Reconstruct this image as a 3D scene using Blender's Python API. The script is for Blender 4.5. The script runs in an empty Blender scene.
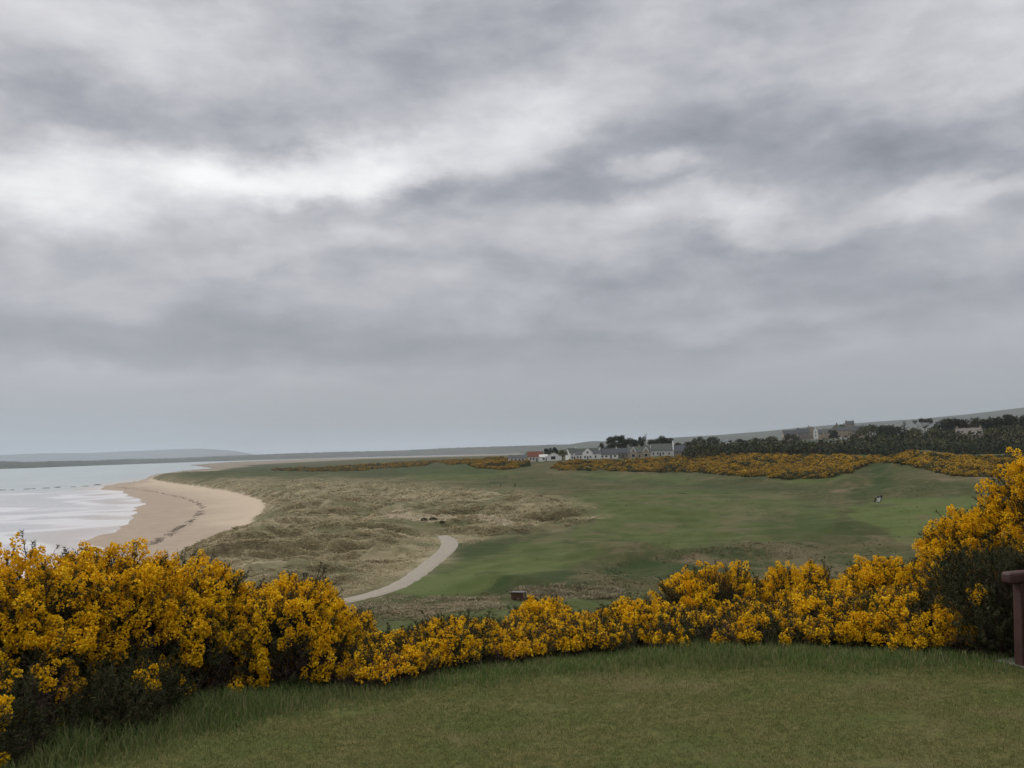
import bpy, bmesh, math, random
import numpy as np
from mathutils import Vector, Matrix, Euler
random.seed(7); RNG = np.random.default_rng(7)
sc = bpy.context.scene
COL = sc.collection
R = math.radians

# ---------------------------------------------------------------- camera
EYE = 1.6
F = 900.0                       # focal length in pixels of the 1024 x 768 frame
PITCH, ROLL = math.atan(67 / F), R(1.45)
fwd = np.array([0, math.cos(PITCH), math.sin(PITCH)])
up0 = np.array([0, -math.sin(PITCH), math.cos(PITCH)])
rt0 = np.array([1.0, 0, 0])
RT = rt0 * math.cos(ROLL) - up0 * math.sin(ROLL)
UP = rt0 * math.sin(ROLL) + up0 * math.cos(ROLL)
cam = bpy.data.objects.new('camera', bpy.data.cameras.new('camera'))
COL.objects.link(cam)
m = Matrix(((RT[0], UP[0], -fwd[0]), (RT[1], UP[1], -fwd[1]), (RT[2], UP[2], -fwd[2])))
cam.matrix_world = Matrix.Translation((0, 0, EYE)) @ m.to_4x4()
cam.data.sensor_fit = 'HORIZONTAL'; cam.data.sensor_width = 36.0
cam.data.lens = 36.0 * F / 1024
cam.data.clip_start = 0.05; cam.data.clip_end = 80000
sc.camera = cam

# ---------------------------------------------------------------- colour management, sampling
sc.view_settings.view_transform = 'Standard'
sc.view_settings.look = 'None'
sc.view_settings.exposure = 0.0
sc.view_settings.gamma = 1.0
sc.view_settings.use_curve_mapping = False
sc.render.engine = 'CYCLES'
cy = sc.cycles
cy.max_bounces = 5; cy.diffuse_bounces = 3; cy.glossy_bounces = 2; cy.volume_bounces = 1
cy.transparent_max_bounces = 4
cy.use_denoising = True
cy.use_adaptive_sampling = True; cy.adaptive_threshold = 0.02

# ---------------------------------------------------------------- sky
def pdir(px, py):
    d = fwd * F + RT * (px - 512) + UP * (384 - py)
    return d / np.linalg.norm(d)
def azel(px, py):
    d = pdir(px, py)
    return math.atan2(d[0], d[1]), math.asin(d[2])

SUN_EL, SUN_AZ = R(44), R(-48)       # behind the cloud, ahead and to the left
w = bpy.data.worlds.new('World'); sc.world = w; w.use_nodes = True
nt = w.node_tree; nt.nodes.clear()
def N(t, **k):
    n = nt.nodes.new(t)
    for a, b in k.items(): setattr(n, a, b)
    return n
def L(a, b): nt.links.new(a, b)
def mth(op, a, b=None, c=None):
    n = N('ShaderNodeMath', operation=op)
    for i, v in enumerate((a, b, c)):
        if v is None: continue
        if isinstance(v, (int, float)): n.inputs[i].default_value = v
        else: L(v, n.inputs[i])
    return n.outputs[0]
out = N('ShaderNodeOutputWorld')
sky = N('ShaderNodeTexSky', sky_type='NISHITA', sun_disc=False)
sky.sun_elevation = SUN_EL; sky.sun_rotation = SUN_AZ
sky.air_density = 1.5; sky.dust_density = 3
bg1 = N('ShaderNodeBackground'); bg1.inputs[1].default_value = 0.07
L(sky.outputs[0], bg1.inputs[0])
tc = N('ShaderNodeTexCoord')
sep = N('ShaderNodeSeparateXYZ'); L(tc.outputs['Generated'], sep.inputs[0])
dx, dy, dz = sep.outputs
zc = mth('MAXIMUM', dz, 0.0)
inv = mth('DIVIDE', 1.0, mth('ADD', zc, 0.10))
cmb = N('ShaderNodeCombineXYZ'); L(mth('MULTIPLY', dx, inv), cmb.inputs[0]); L(mth('MULTIPLY', dy, inv), cmb.inputs[1])
def noise(vec, scale, detail, rough=0.55, dist=0.0, off=(0, 0, 0)):
    mp = N('ShaderNodeMapping'); L(vec, mp.inputs[0]); mp.inputs[1].default_value = off
    n = N('ShaderNodeTexNoise'); L(mp.outputs[0], n.inputs['Vector'])
    n.inputs['Scale'].default_value = scale; n.inputs['Detail'].default_value = detail
    n.inputs['Roughness'].default_value = rough; n.inputs['Distortion'].default_value = dist
    return n
n1 = noise(cmb.outputs[0], 0.9, 7, 0.52, 0.2, (3.1, 1.7, 0))
n2 = noise(cmb.outputs[0], 2.6, 6, 0.5, 0.35, (9.1, 4.7, 0))
mpw = N('ShaderNodeMapping'); L(tc.outputs['Generated'], mpw.inputs[0]); mpw.inputs['Scale'].default_value = (1, 1, 2.0)
warp = noise(mpw.outputs[0], 4.5, 8, 0.6, 0, (1, 2, 3))
# azimuth / elevation, softly warped
az = mth('ARCTAN2', dx, dy); el = mth('ARCSINE', dz)
ws = N('ShaderNodeSeparateColor'); L(warp.outputs['Color'], ws.inputs[0])
az2 = mth('MULTIPLY_ADD', mth('SUBTRACT', ws.outputs[0], 0.5), 0.26, az)
el2 = mth('MULTIPLY_ADD', mth('SUBTRACT', ws.outputs[1], 0.5), 0.12, el)
ae = N('ShaderNodeCombineXYZ'); L(az2, ae.inputs[0]); L(el2, ae.inputs[1])
BLOBS = [  # px, py, half width, half height (px), tilt (deg, + rises to the right), amount
    (60, 20, 190, 60, 0, .12), (70, 90, 130, 45, 0, -.10), (190, 60, 120, 45, -10, .06),
    (440, 35, 260, 85, 0, -.09), (330, 100, 130, 40, -12, .02), (760, 10, 120, 30, 0, -.05),
    (280, 166, 250, 34, 3, .38), (150, 190, 280, 42, 6, .26), (430, 150, 130, 34, 0, .13), (30, 205, 120, 40, 0, .20),
    (500, 118, 100, 44, 0, .12), (530, 135, 60, 36, 0, .12), (610, 70, 120, 45, 20, .10),
    (330, 203, 240, 26, 7, -.08),
    (235, 262, 70, 18, 4, .10), (350, 245, 120, 24, 0, .08), (90, 285, 160, 24, 0, .04),
    (200, 335, 460, 40, 0, -.12), (250, 232, 300, 30, 3, .06), (600, 350, 380, 34, 0, -.08), (120, 378, 160, 16, 0, .05), (290, 396, 120, 12, 3, .07),
    (655, 160, 45, 22, 0, .22), (720, 130, 170, 50, 0, -.09), (600, 178, 120, 22, 0, -.07),
    (680, 213, 120, 24, -4, .18), (745, 232, 80, 22, -10, .14), (560, 225, 110, 34, 0, .08),
    (965, 200, 100, 18, 12, .14), (860, 228, 90, 18, 10, .08), (850, 165, 160, 42, 0, -.10), (960, 150, 110, 40, 0, -.08),
    (690, 268, 240, 26, 0, -.09), (900, 290, 220, 40, 0, -.07), (980, 40, 130, 70, 0, .14), (790, 62, 120, 40, 0, .07),
    (730, 322, 160, 16, 0, .06), (960, 262, 120, 16, 6, .04), (430, 410, 420, 24, 0, .02),
]
tot = None
for px, py, hw, hh, tilt, amp in BLOBS:
    a0, e0 = azel(px, py)
    mp = N('ShaderNodeMapping', vector_type='TEXTURE'); L(ae.outputs[0], mp.inputs[0])
    mp.inputs['Location'].default_value = (a0, e0, 0)
    mp.inputs['Rotation'].default_value = (0, 0, R(tilt))
    mp.inputs['Scale'].default_value = (hw * 1.25 / F, hh * 1.25 / F, 1)
    ln = N('ShaderNodeVectorMath', operation='LENGTH'); L(mp.outputs[0], ln.inputs[0])
    mr = N('ShaderNodeMapRange', interpolation_type='SMOOTHERSTEP')
    L(ln.outputs['Value'], mr.inputs[0])
    mr.inputs[1].default_value = 0; mr.inputs[2].default_value = 1.0
    mr.inputs[3].default_value = amp; mr.inputs[4].default_value = 0
    tot = mr.outputs[0] if tot is None else mth('ADD', tot, mr.outputs[0])
# base luminance by elevation (brighter overhead, where the cloud thins)
br = N('ShaderNodeMapRange', interpolation_type='SMOOTHSTEP'); L(dz, br.inputs[0])
br.inputs[1].default_value = 0.30; br.inputs[2].default_value = 0.85; br.inputs[3].default_value = 0.475; br.inputs[4].default_value = 0.85
nz = mth('ADD', mth('MULTIPLY', mth('SUBTRACT', n1.outputs[0], 0.5), 0.12), mth('MULTIPLY', mth('SUBTRACT', n2.outputs[0], 0.5), 0.05))
# cloud relief fades into plain grey at the horizon
fd = N('ShaderNodeMapRange', interpolation_type='SMOOTHSTEP'); L(el, fd.inputs[0])
fd.inputs[1].default_value = R(0.5); fd.inputs[2].default_value = R(7); fd.inputs[3].default_value = 0.0; fd.inputs[4].default_value = 1.0
mp3 = N('ShaderNodeMapping'); L(tc.outputs['Generated'], mp3.inputs[0]); mp3.inputs['Scale'].default_value = (1, 1, 2.3)
n4 = noise(mp3.outputs[0], 5.5, 9, 0.56, 0.25, (0.3, 2.1, 5)); n5 = noise(mp3.outputs[0], 17, 6, 0.55, 0.2, (4.3, 1.1, 2))
fd2 = N('ShaderNodeMapRange', interpolation_type='SMOOTHSTEP'); L(el, fd2.inputs[0])
fd2.inputs[1].default_value = R(1); fd2.inputs[2].default_value = R(15); fd2.inputs[3].default_value = 0.25; fd2.inputs[4].default_value = 1.0
nz = mth('ADD', nz, mth('MULTIPLY', fd2.outputs[0], mth('ADD', mth('MULTIPLY', mth('SUBTRACT', n4.outputs[0], 0.5), 0.44), mth('MULTIPLY', mth('SUBTRACT', n5.outputs[0], 0.5), 0.26))))
lum = mth('ADD', br.outputs[0], mth('MULTIPLY', mth('ADD', nz, tot), fd.outputs[0]))
lum = mth('MAXIMUM', lum, 0.22)
cr = N('ShaderNodeValToRGB'); L(lum, cr.inputs[0])
els = cr.color_ramp.elements
els[0].position = 0.2; els[0].color = (0.205, 0.225, 0.262, 1)
els[1].position = 1.0; els[1].color = (1.02, 1.02, 1.03, 1)
e = els.new(0.40); e.color = (0.372, 0.384, 0.430, 1)
e = els.new(0.62); e.color = (0.63, 0.63, 0.665, 1)
# toward the horizon a touch of green-blue
hz = N('ShaderNodeMix', data_type='RGBA'); L(fd.outputs[0], hz.inputs['Factor'])
hz.inputs['A'].default_value = (0.365, 0.405, 0.435, 1); L(cr.outputs[0], hz.inputs['B'])
bg2 = N('ShaderNodeBackground'); L(hz.outputs['Result'], bg2.inputs[0]); bg2.inputs[1].default_value = 1.0
mx = N('ShaderNodeMixShader'); mx.inputs[0].default_value = 0.96
L(bg1.outputs[0], mx.inputs[1]); L(bg2.outputs[0], mx.inputs[2]); L(mx.outputs[0], out.inputs[0])
w.cycles.sampling_method = 'MANUAL'; w.cycles.sample_map_resolution = 512

# ---------------------------------------------------------------- sun, weak and very soft behind the overcast
sl = bpy.data.lights.new('sun', 'SUN'); sl.energy = 1.45; sl.angle = R(14); sl.color = (1, 0.97, 0.92)
so = bpy.data.objects.new('sun', sl); COL.objects.link(so)
sd = Vector((math.sin(SUN_AZ) * math.cos(SUN_EL), math.cos(SUN_AZ) * math.cos(SUN_EL), math.sin(SUN_EL)))
so.rotation_euler = sd.to_track_quat('Z', 'Y').to_euler()

# ================================================================ helpers
def tag(o, label=None, cat=None, group=None, kind=None):
    if label: o['label'] = label
    if cat: o['category'] = cat
    if group: o['group'] = group
    if kind: o['kind'] = kind
    return o
def empty(name, loc, label, cat, group=None, rz=0.0):
    o = bpy.data.objects.new(name, None); o.empty_display_size = 0.2
    COL.objects.link(o); o.location = loc; o.rotation_euler = (0, 0, rz)
    return tag(o, label, cat, group)
def mesh_np(name, V, T, mats, parent=None, midx=None, quads=False, smooth=False, attrs=None):
    V = np.asarray(V, np.float32).reshape(-1, 3); T = np.asarray(T, np.int32)
    k = T.shape[1]
    me = bpy.data.meshes.new(name)
    me.vertices.add(len(V)); me.vertices.foreach_set('co', V.ravel())
    me.loops.add(T.size); me.loops.foreach_set('vertex_index', T.ravel())
    me.polygons.add(len(T)); me.polygons.foreach_set('loop_start', np.arange(0, T.size, k, dtype=np.int32))
    for mt in (mats if isinstance(mats, (list, tuple)) else [mats]): me.materials.append(mt)
    if midx is not None: me.polygons.foreach_set('material_index', np.asarray(midx, np.int32))
    me.polygons.foreach_set('use_smooth', np.full(len(T), smooth, dtype=bool))
    if attrs:
        for an, av in attrs.items():
            a = me.attributes.new(an, 'FLOAT', 'POINT'); a.data.foreach_set('value', np.asarray(av, np.float32))
    me.update(calc_edges=True); me.validate()
    o = bpy.data.objects.new(name, me); COL.objects.link(o)
    if parent: o.parent = parent
    return o
def obj_bm(name, bm, mats, parent=None, smooth=False):
    me = bpy.data.meshes.new(name); bmesh.ops.recalc_face_normals(bm, faces=bm.faces); bm.to_mesh(me); bm.free()
    for mt in (mats if isinstance(mats, (list, tuple)) else [mats]): me.materials.append(mt)
    if smooth:
        for p in me.polygons: p.use_smooth = True
    o = bpy.data.objects.new(name, me); COL.objects.link(o)
    if parent: o.parent = parent
    return o
def add_box(bm, c, s, rz=0.0, rx=0.0, ry=0.0):
    M = Matrix.Translation(c) @ Euler((rx, ry, rz)).to_matrix().to_4x4() @ Matrix.Diagonal((s[0], s[1], s[2], 1))
    return bmesh.ops.create_cube(bm, size=1.0, matrix=M)['verts']
def bevel(bm, w_, seg=2):
    bmesh.ops.bevel(bm, geom=bm.edges[:], offset=w_, segments=seg, affect='EDGES', profile=0.6)

# ---- vectorised gradient noise
_perm = np.random.default_rng(11).permutation(4096)
_g2 = np.random.default_rng(12).uniform(0, 2 * np.pi, 4096); _gx, _gy = np.cos(_g2), np.sin(_g2)
def gn(x, y):
    xi = np.floor(x).astype(np.int64); yi = np.floor(y).astype(np.int64)
    xf = x - xi; yf = y - yi
    u = xf * xf * xf * (xf * (xf * 6 - 15) + 10); v = yf * yf * yf * (yf * (yf * 6 - 15) + 10)
    def g(a, b, fx, fy):
        h = _perm[(_perm[a & 4095] + b) & 4095]
        return _gx[h] * fx + _gy[h] * fy
    n00 = g(xi, yi, xf, yf); n10 = g(xi + 1, yi, xf - 1, yf); n01 = g(xi, yi + 1, xf, yf - 1); n11 = g(xi + 1, yi + 1, xf - 1, yf - 1)
    return 1.5 * ((n00 * (1 - u) + n10 * u) * (1 - v) + (n01 * (1 - u) + n11 * u) * v)
def fbm(x, y, s, o=4, g=0.5, off=0.0):
    t = 0; a = 1.0; n = 0
    for i in range(o):
        t = t + a * gn(x / s + off + 17.3 * i, y / s + off * 0.7 + 9.1 * i); n += a; a *= g; s = s / 2.03
    return t / n
def ss(x, a, b):
    t = np.clip((x - a) / (b - a), 0, 1); return t * t * (3 - 2 * t)
def poly_sd(px, py, P):
    """signed distance to polygon, negative inside"""
    P = np.asarray(P, float); d2 = np.full(px.shape, 1e18); ins = np.zeros(px.shape, bool)
    for i in range(len(P)):
        ax, ay = P[i - 1]; bx, by = P[i]
        ex, ey = bx - ax, by - ay
        t = np.clip(((px - ax) * ex + (py - ay) * ey) / (ex * ex + ey * ey + 1e-12), 0, 1)
        d2 = np.minimum(d2, (px - ax - t * ex) ** 2 + (py - ay - t * ey) ** 2)
        c = ((ay > py) != (by > py)) & (px < ex * (py - ay) / (ey + 1e-30) + ax)
        ins ^= c
    d = np.sqrt(d2); return np.where(ins, -d, d)
def proj(x, y, z):
    z = z - EYE
    dep = x * fwd[0] + y * fwd[1] + z * fwd[2]
    dep = np.where(np.abs(dep) < 1e-6, 1e-6, dep)
    u = 512 + F * (x * RT[0] + y * RT[1] + z * RT[2]) / dep
    v = 384 - F * (x * UP[0] + y * UP[1] + z * UP[2]) / dep
    return np.where(dep > 0, u, -9999), np.where(dep > 0, v, 9999)
def onplane(px, py, z):
    d = pdir(px, py); t = (z - EYE) / d[2]
    return d[0] * t, d[1] * t

# ================================================================ terrain heights
SEA = -20.0
SEA_PX = [(-900, 1500), (-300, 740), (0, 606), (55, 560), (98, 532), (112, 522), (128, 512), (134, 505), (128, 498), (112, 491), (93, 487.8),
          (112, 484), (143, 479.6), (158, 474), (185, 470.6), (214, 468.2), (190, 465.0), (232, 461.8), (300, 459.2), (420, 456.3), (520, 453.4)]
SEA_W = [onplane(px, py, SEA) for px, py in SEA_PX] + [(9000, 30000), (9000, 60000), (-60000, 60000), (-60000, -3000), (-400, -3000)]
SHORE_PX = [(-900, 1500), (-300, 900), (-30, 660), (90, 585), (158, 553), (205, 535), (238, 519), (250, 509), (249, 501), (218, 492), (180, 485.5), (152, 481.5), (143, 479.6),
            (158, 474)]
SHORE_W = [onplane(px, py, -18.2) for px, py in SHORE_PX[:-1]] + [onplane(158, 472, SEA), onplane(-100, 472, SEA)] + [(-6000, 900), (-6000, -3000), (-400, -3000)]
CX = np.array([-600, 0, 100, 200, 300, 400, 500, 600, 680, 750, 850, 920, 1024, 1150, 1700], float)
CA = np.arctan2(CX - 512, F)
CR = np.array([60, 90, 130, 180, 235, 290, 350, 420, 500, 560, 700, 850, 1000, 1300, 1600, 2500, 4000, 8000, 60000], float)
TB = np.array([
 #  60    90   130    180   235   290   350   420   500   560   700   850   1000  1300  1600  2500   4000  8000 60000
 [-15.0,-15.5,-15.5,-15.5,-15.5,-15.5,-15.5,-15.5,-15.5,-15.5,-15.5,-15.5,-16.0,-20.0,-22.0,-22.0,-22.0,-22.0,-22.0],
 [-14.5,-15.0,-15.5,-16.0,-16.0,-16.0,-16.0,-16.0,-16.0,-16.0,-16.0,-16.0,-17.0,-20.0,-22.0,-22.0,-22.0,-22.0,-22.0],
 [-14.5,-15.0,-15.5,-15.5,-15.0,-14.8,-14.5,-14.5,-14.0,-13.8,-13.5,-14.0,-16.0,-20.0,-22.0,-22.0,-22.0,-22.0,-22.0],
 [-14.5,-15.0,-15.2,-15.2,-15.0,-14.5,-14.2,-14.0,-13.8,-13.5,-12.8,-12.0,-11.8,-17.0,-19.6,-19.5,-19.5,-21.0,-22.0],
 [-14.5,-15.0,-15.2,-15.2,-15.0,-14.5,-14.2,-13.8,-13.4,-13.0,-12.0,-11.2,-11.2,-15.0,-19.0,-19.3,-19.4,-20.5,-22.0],
 [-14.5,-15.0,-15.2,-15.2,-14.8,-14.4,-13.8,-13.2,-12.8,-12.0,-10.4, -9.2, -9.0,-13.0,-17.0,-19.2,-19.2,-20.5,-22.0],
 [-14.5,-15.0,-15.2,-15.0,-14.4,-13.8,-13.2,-12.4,-10.2, -6.2, -5.2, -5.0, -5.2, -7.0,-10.0,-16.0,-19.0,-20.5,-22.0],
 [-14.5,-15.0,-15.0,-14.6,-13.8,-13.0,-12.4,-11.8, -8.8, -4.8, -4.0, -4.0, -4.0, -4.0, -4.0, -4.0, -4.0, -6.0,-10.0],
 [-14.5,-15.0,-15.0,-14.4,-13.4,-12.6,-12.0,-10.6, -4.6, -4.0, -3.6, -3.0, -3.0, -2.0, -2.0,  0.0,  0.0,  0.0,  0.0],
 [-14.5,-15.0,-14.8,-14.0,-13.0,-12.2,-11.2, -4.4, -3.6, -3.4, -3.0, -2.0, -1.0,  0.0,  1.0,  3.0,  5.0,  5.0,  5.0],
 [-14.5,-15.0,-14.8,-13.8,-12.8,-11.8,-10.2, -5.4, -4.8, -4.0, -3.0,  0.0,  2.0,  4.0,  5.0,  6.0,  8.0,  8.0,  8.0],
 [-14.5,-15.0,-14.6,-13.4,-12.4, -8.0, -4.6, -5.0, -4.6, -4.0, -2.0,  1.0,  3.0,  5.0,  6.0,  8.0, 10.0, 10.0, 10.0],
 [-14.5,-15.0,-14.4,-13.2,-11.6, -8.6, -6.0, -5.0, -4.4, -3.0,  1.0,  4.0,  6.0,  8.0,  9.0, 10.0, 12.0, 12.0, 12.0],
 [-14.5,-14.8,-14.2,-13.0,-11.0, -9.0, -6.5, -5.0, -4.0, -2.0,  2.0,  5.0,  7.0,  9.0, 10.0, 12.0, 14.0, 14.0, 14.0],
 [-12.0,-12.5,-12.5,-11.5,-10.0, -8.0, -6.0, -4.0, -2.0,  0.0,  3.0,  6.0,  8.0, 10.0, 12.0, 14.0, 16.0, 16.0, 16.0]])
EDGE_A = np.arctan2(np.array([-600, 0, 100, 300, 450, 600, 700, 850, 1000, 1400.]) - 512, F)
EDGE_R = np.array([5.2, 5.3, 5.6, 5.95, 6.3, 6.6, 6.85, 6.95, 7.3, 8.0])
def edge_r(a): return np.interp(a, EDGE_A, EDGE_R)
def table(a, r):
    fa = np.interp(a, CA, np.arange(len(CA))); fr = np.interp(np.log(np.maximum(r, 60)), np.log(CR), np.arange(len(CR)))
    i = np.clip(np.floor(fa).astype(int), 0, len(CA) - 2); j = np.clip(np.floor(fr).astype(int), 0, len(CR) - 2)
    u = fa - i; v = fr - j; u = u * u * (3 - 2 * u); v = v * v * (3 - 2 * v) * 0.6 + v * 0.4
    return (TB[i, j] * (1 - u) + TB[i + 1, j] * u) * (1 - v) + (TB[i, j + 1] * (1 - u) + TB[i + 1, j + 1] * u) * v
# local mounds and hollows: px, py, radius across (m), radius along view (m), height (m)
FEAT = [(375, 512, 26, 22, -2.2), (330, 505, 26, 12, 1.6), (430, 505, 22, 10, 1.3), (300, 535, 22, 8, 1.4), (350, 556, 16, 6, -1.2), (390, 545, 18, 7, 0.9),
        (250, 545, 22, 10, 1.2), (445, 513, 14, 8, 1.0), (480, 505, 30, 14, 0.8), (855, 487, 10, 7, 2.6), (905, 464, 20, 14, 3.4), (850, 464, 10, 14, 2.2), (877, 472, 5, 22, -3.8), (935, 492, 16, 6, 1.0), (900, 484, 12, 8, 1.0),
        (560, 592, 16, 4, 1.2), (480, 590, 14, 4, 1.3), (640, 560, 18, 5, 1.5), (700, 556, 16, 5, 1.5), (800, 545, 20, 6, 1.5), (860, 532, 16, 5, 1.3), (740, 482, 40, 7, 1.4), (620, 500, 30, 7, 1.0), (720, 510, 26, 7, 1.1),
        (640, 482, 40, 8, -0.6), (500, 476, 60, 20, 1.2), (690, 575, 18, 5, -0.6), (575, 508, 30, 10, 1.0), (760, 520, 30, 12, -0.6), (560, 560, 16, 6, -0.5)]
_feat = None
def base_h(x, y):
    r = np.hypot(x, y); a = np.arctan2(x, y)
    t = table(a, r)
    sd = poly_sd(x, y, SHORE_W)
    sea = poly_sd(x, y, SEA_W) - np.where(r < 1100, 3, 0) + np.where(r < 1500, 7 * gn(x / 37, y / 60) + 3 * gn(x / 11, y / 18), 0)
    beach = SEA + np.clip(sea, 0, 400) * 0.026
    near = r < 2500
    z = np.where(near, np.where(sd < 0, np.minimum(beach, -17.4), beach + (np.maximum(t, beach) - beach) * ss(sd, 0, 22)), t)
    z = np.where(near & (sd >= 0), np.minimum(z, t + 30), z)
    z = np.where(sea < 0, SEA - np.clip(-sea * 0.03, 0, 2.5) - 0.02, np.where(t < -18.5, np.maximum(z, SEA + np.clip(sea * .02, 0, .8)), z))
    # the tee on its hill
    e = edge_r(a)
    q = np.clip(r - e, 0, None)
    hill = -0.09 * q * q / (1 + 0.16 * q)
    hill = np.where(r < 60, np.maximum(hill, -0.36 * q), hill)
    k = ss(r, 30, 66)
    back = ss(np.abs(a), R(75), R(120))           # behind the camera the hill simply carries on
    zz = hill * (1 - k) + np.minimum(z, -12) * k if False else np.where(r < 66, np.maximum(hill, -14.6) * (1 - k) + z * k, z)
    return zz * (1 - back) + (-0.2) * back
def feats():
    global _feat
    if _feat is None:
        _feat = []
        for px, py, ra, rr, h in FEAT:
            p = hit0(px, py); _feat.append((p[0], p[1], ra, rr, h))
    return _feat
def hit_fn(px, py, fn):
    px = np.atleast_1d(np.asarray(px, float)); py = np.atleast_1d(np.asarray(py, float))
    D = fwd[None] * F + RT[None] * (px - 512)[:, None] + UP[None] * (384 - py)[:, None]
    D /= np.hypot(D[:, 0], D[:, 1])[:, None]
    rs = np.concatenate([np.linspace(3, 60, 120), 1 / np.linspace(1 / 60, 1 / 3500, 700)])
    X = D[:, 0:1] * rs; Y = D[:, 1:2] * rs; Z = EYE + D[:, 2:3] * rs
    H = fn(X, Y)
    below = Z < H
    i = np.where(below.any(1), below.argmax(1), len(rs) - 1); i = np.maximum(i, 1)
    ar = np.arange(len(px))
    d0 = (Z - H)[ar, i - 1]; d1 = (Z - H)[ar, i]
    t = np.clip(d0 / (d0 - d1 + 1e-9), 0, 1); r = rs[i - 1] + (rs[i] - rs[i - 1]) * t
    return D[:, 0] * r, D[:, 1] * r, r
def hit0(px, py):
    x, y, r = hit_fn(px, py, lambda X, Y: base_h(X, Y)); return x[0], y[0]
DUNE_PX = [(140, 474), (200, 482), (262, 480), (330, 479), (400, 484), (470, 489), (520, 491), (565, 500), (598, 508), (592, 520), (560, 528), (505, 534), (470, 545),
           (452, 552), (430, 566), (395, 582), (340, 600), (300, 640), (100, 680), (-400, 900), (-400, 474)]
def mask_px(u, v, P, soft, aspect=3.0):
    """soft mask of a ground patch outlined in the photograph; v is stretched as the ground is seen at a slant"""
    return 1 - ss(poly_sd(u, v * aspect, [(a, b * aspect) for a, b in P]), -soft, soft)
PATH_PX = [(300, 612, 24), (322, 607, 22), (345, 601, 20), (372, 595, 19), (396, 587, 20), (412, 578, 21), (424, 569, 21), (434, 561, 21), (444, 553, 20), (450, 546, 18), (449, 540, 16), (443, 536, 13)]
path_w = None
def path_pts():
    global path_w
    if path_w is None:
        P = np.array(PATH_PX, float)
        x, y, r = hit_fn(P[:, 0], P[:, 1], lambda X, Y: base_h(X, Y))
        t = np.linspace(0, len(P) - 1, 90)
        xs = np.interp(t, np.arange(len(P)), x); ys = np.interp(t, np.arange(len(P)), y)
        for _ in range(6):
            xs[1:-1] = (xs[:-2] + 2 * xs[1:-1] + xs[2:]) / 4; ys[1:-1] = (ys[:-2] + 2 * ys[1:-1] + ys[2:]) / 4
        path_w = (xs, ys)
    return path_w
def path_dist(x, y):
    xs, ys = path_pts(); d = np.full(np.shape(x), 1e9)
    sel = (x > xs.min() - 30) & (x < xs.max() + 30) & (y > ys.min() - 30) & (y < ys.max() + 30)
    X = x[sel]; Y = y[sel]; dd = np.full(X.shape, 1e18)
    for i in range(0, len(xs) - 2, 2):
        ex, ey = xs[i + 2] - xs[i], ys[i + 2] - ys[i]
        t = np.clip(((X - xs[i]) * ex + (Y - ys[i]) * ey) / (ex * ex + ey * ey), 0, 1)
        dd = np.minimum(dd, (X - xs[i] - t * ex) ** 2 + (Y - ys[i] - t * ey) ** 2)
    d[sel] = np.sqrt(dd); return d
def height(x, y, full=False):
    x = np.asarray(x, float); y = np.asarray(y, float)
    b = base_h(x, y)
    r = np.hypot(x, y)
    pd = path_dist(x, y); clr = ss(pd, 2.2, 13)
    for fx, fy, ra, rr, h in feats():
        c, s = fy / math.hypot(fx, fy), fx / math.hypot(fx, fy)
        dxx = (x - fx) * c - (y - fy) * s; dyy = (x - fx) * s + (y - fy) * c
        b = b + clr * h * np.exp(-(dxx / ra) ** 2 - (dyy / rr) ** 2)
    u, v = proj(x, y, np.minimum(b, -1.0))
    wob = fbm(x, y, 40, 3, off=5.0)
    wo2 = fbm(x, y, 11, 3, off=15.0)
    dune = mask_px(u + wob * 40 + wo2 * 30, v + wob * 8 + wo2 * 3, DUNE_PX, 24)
    land = ss(b, -18.3, -16.5)
    far = ss(r, 55, 95)
    n = fbm(x, y, 34, 4, 0.55)
    rid = 1 - np.abs(fbm(x * .8, y * 1.5, 24, 4, 0.55, off=33.0)) * 2.6
    land = land * clr; amp = land * far * (1 - ss(r, 900, 1500))
    b = b + amp * (dune * (2.8 * n + 2.6 * rid - 1.3) + (1 - dune) * (0.9 * n + 0.7 * rid - 0.3))
    b = b + land * far * (1 - ss(r, 300, 700)) * (dune * 0.42 * fbm(x, y, 5.5, 3, 0.6, off=3.0) + (1 - dune) * 0.14 * fbm(x, y, 6, 3, 0.6, off=3.0))
    b = b + (1 - far) * 0.02 * fbm(x, y, 1.4, 3)
    # path bench cut
    if full: return b, dune, u, v, pd, wob
    return b
def hit(px, py):
    return hit_fn(px, py, height)

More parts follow.
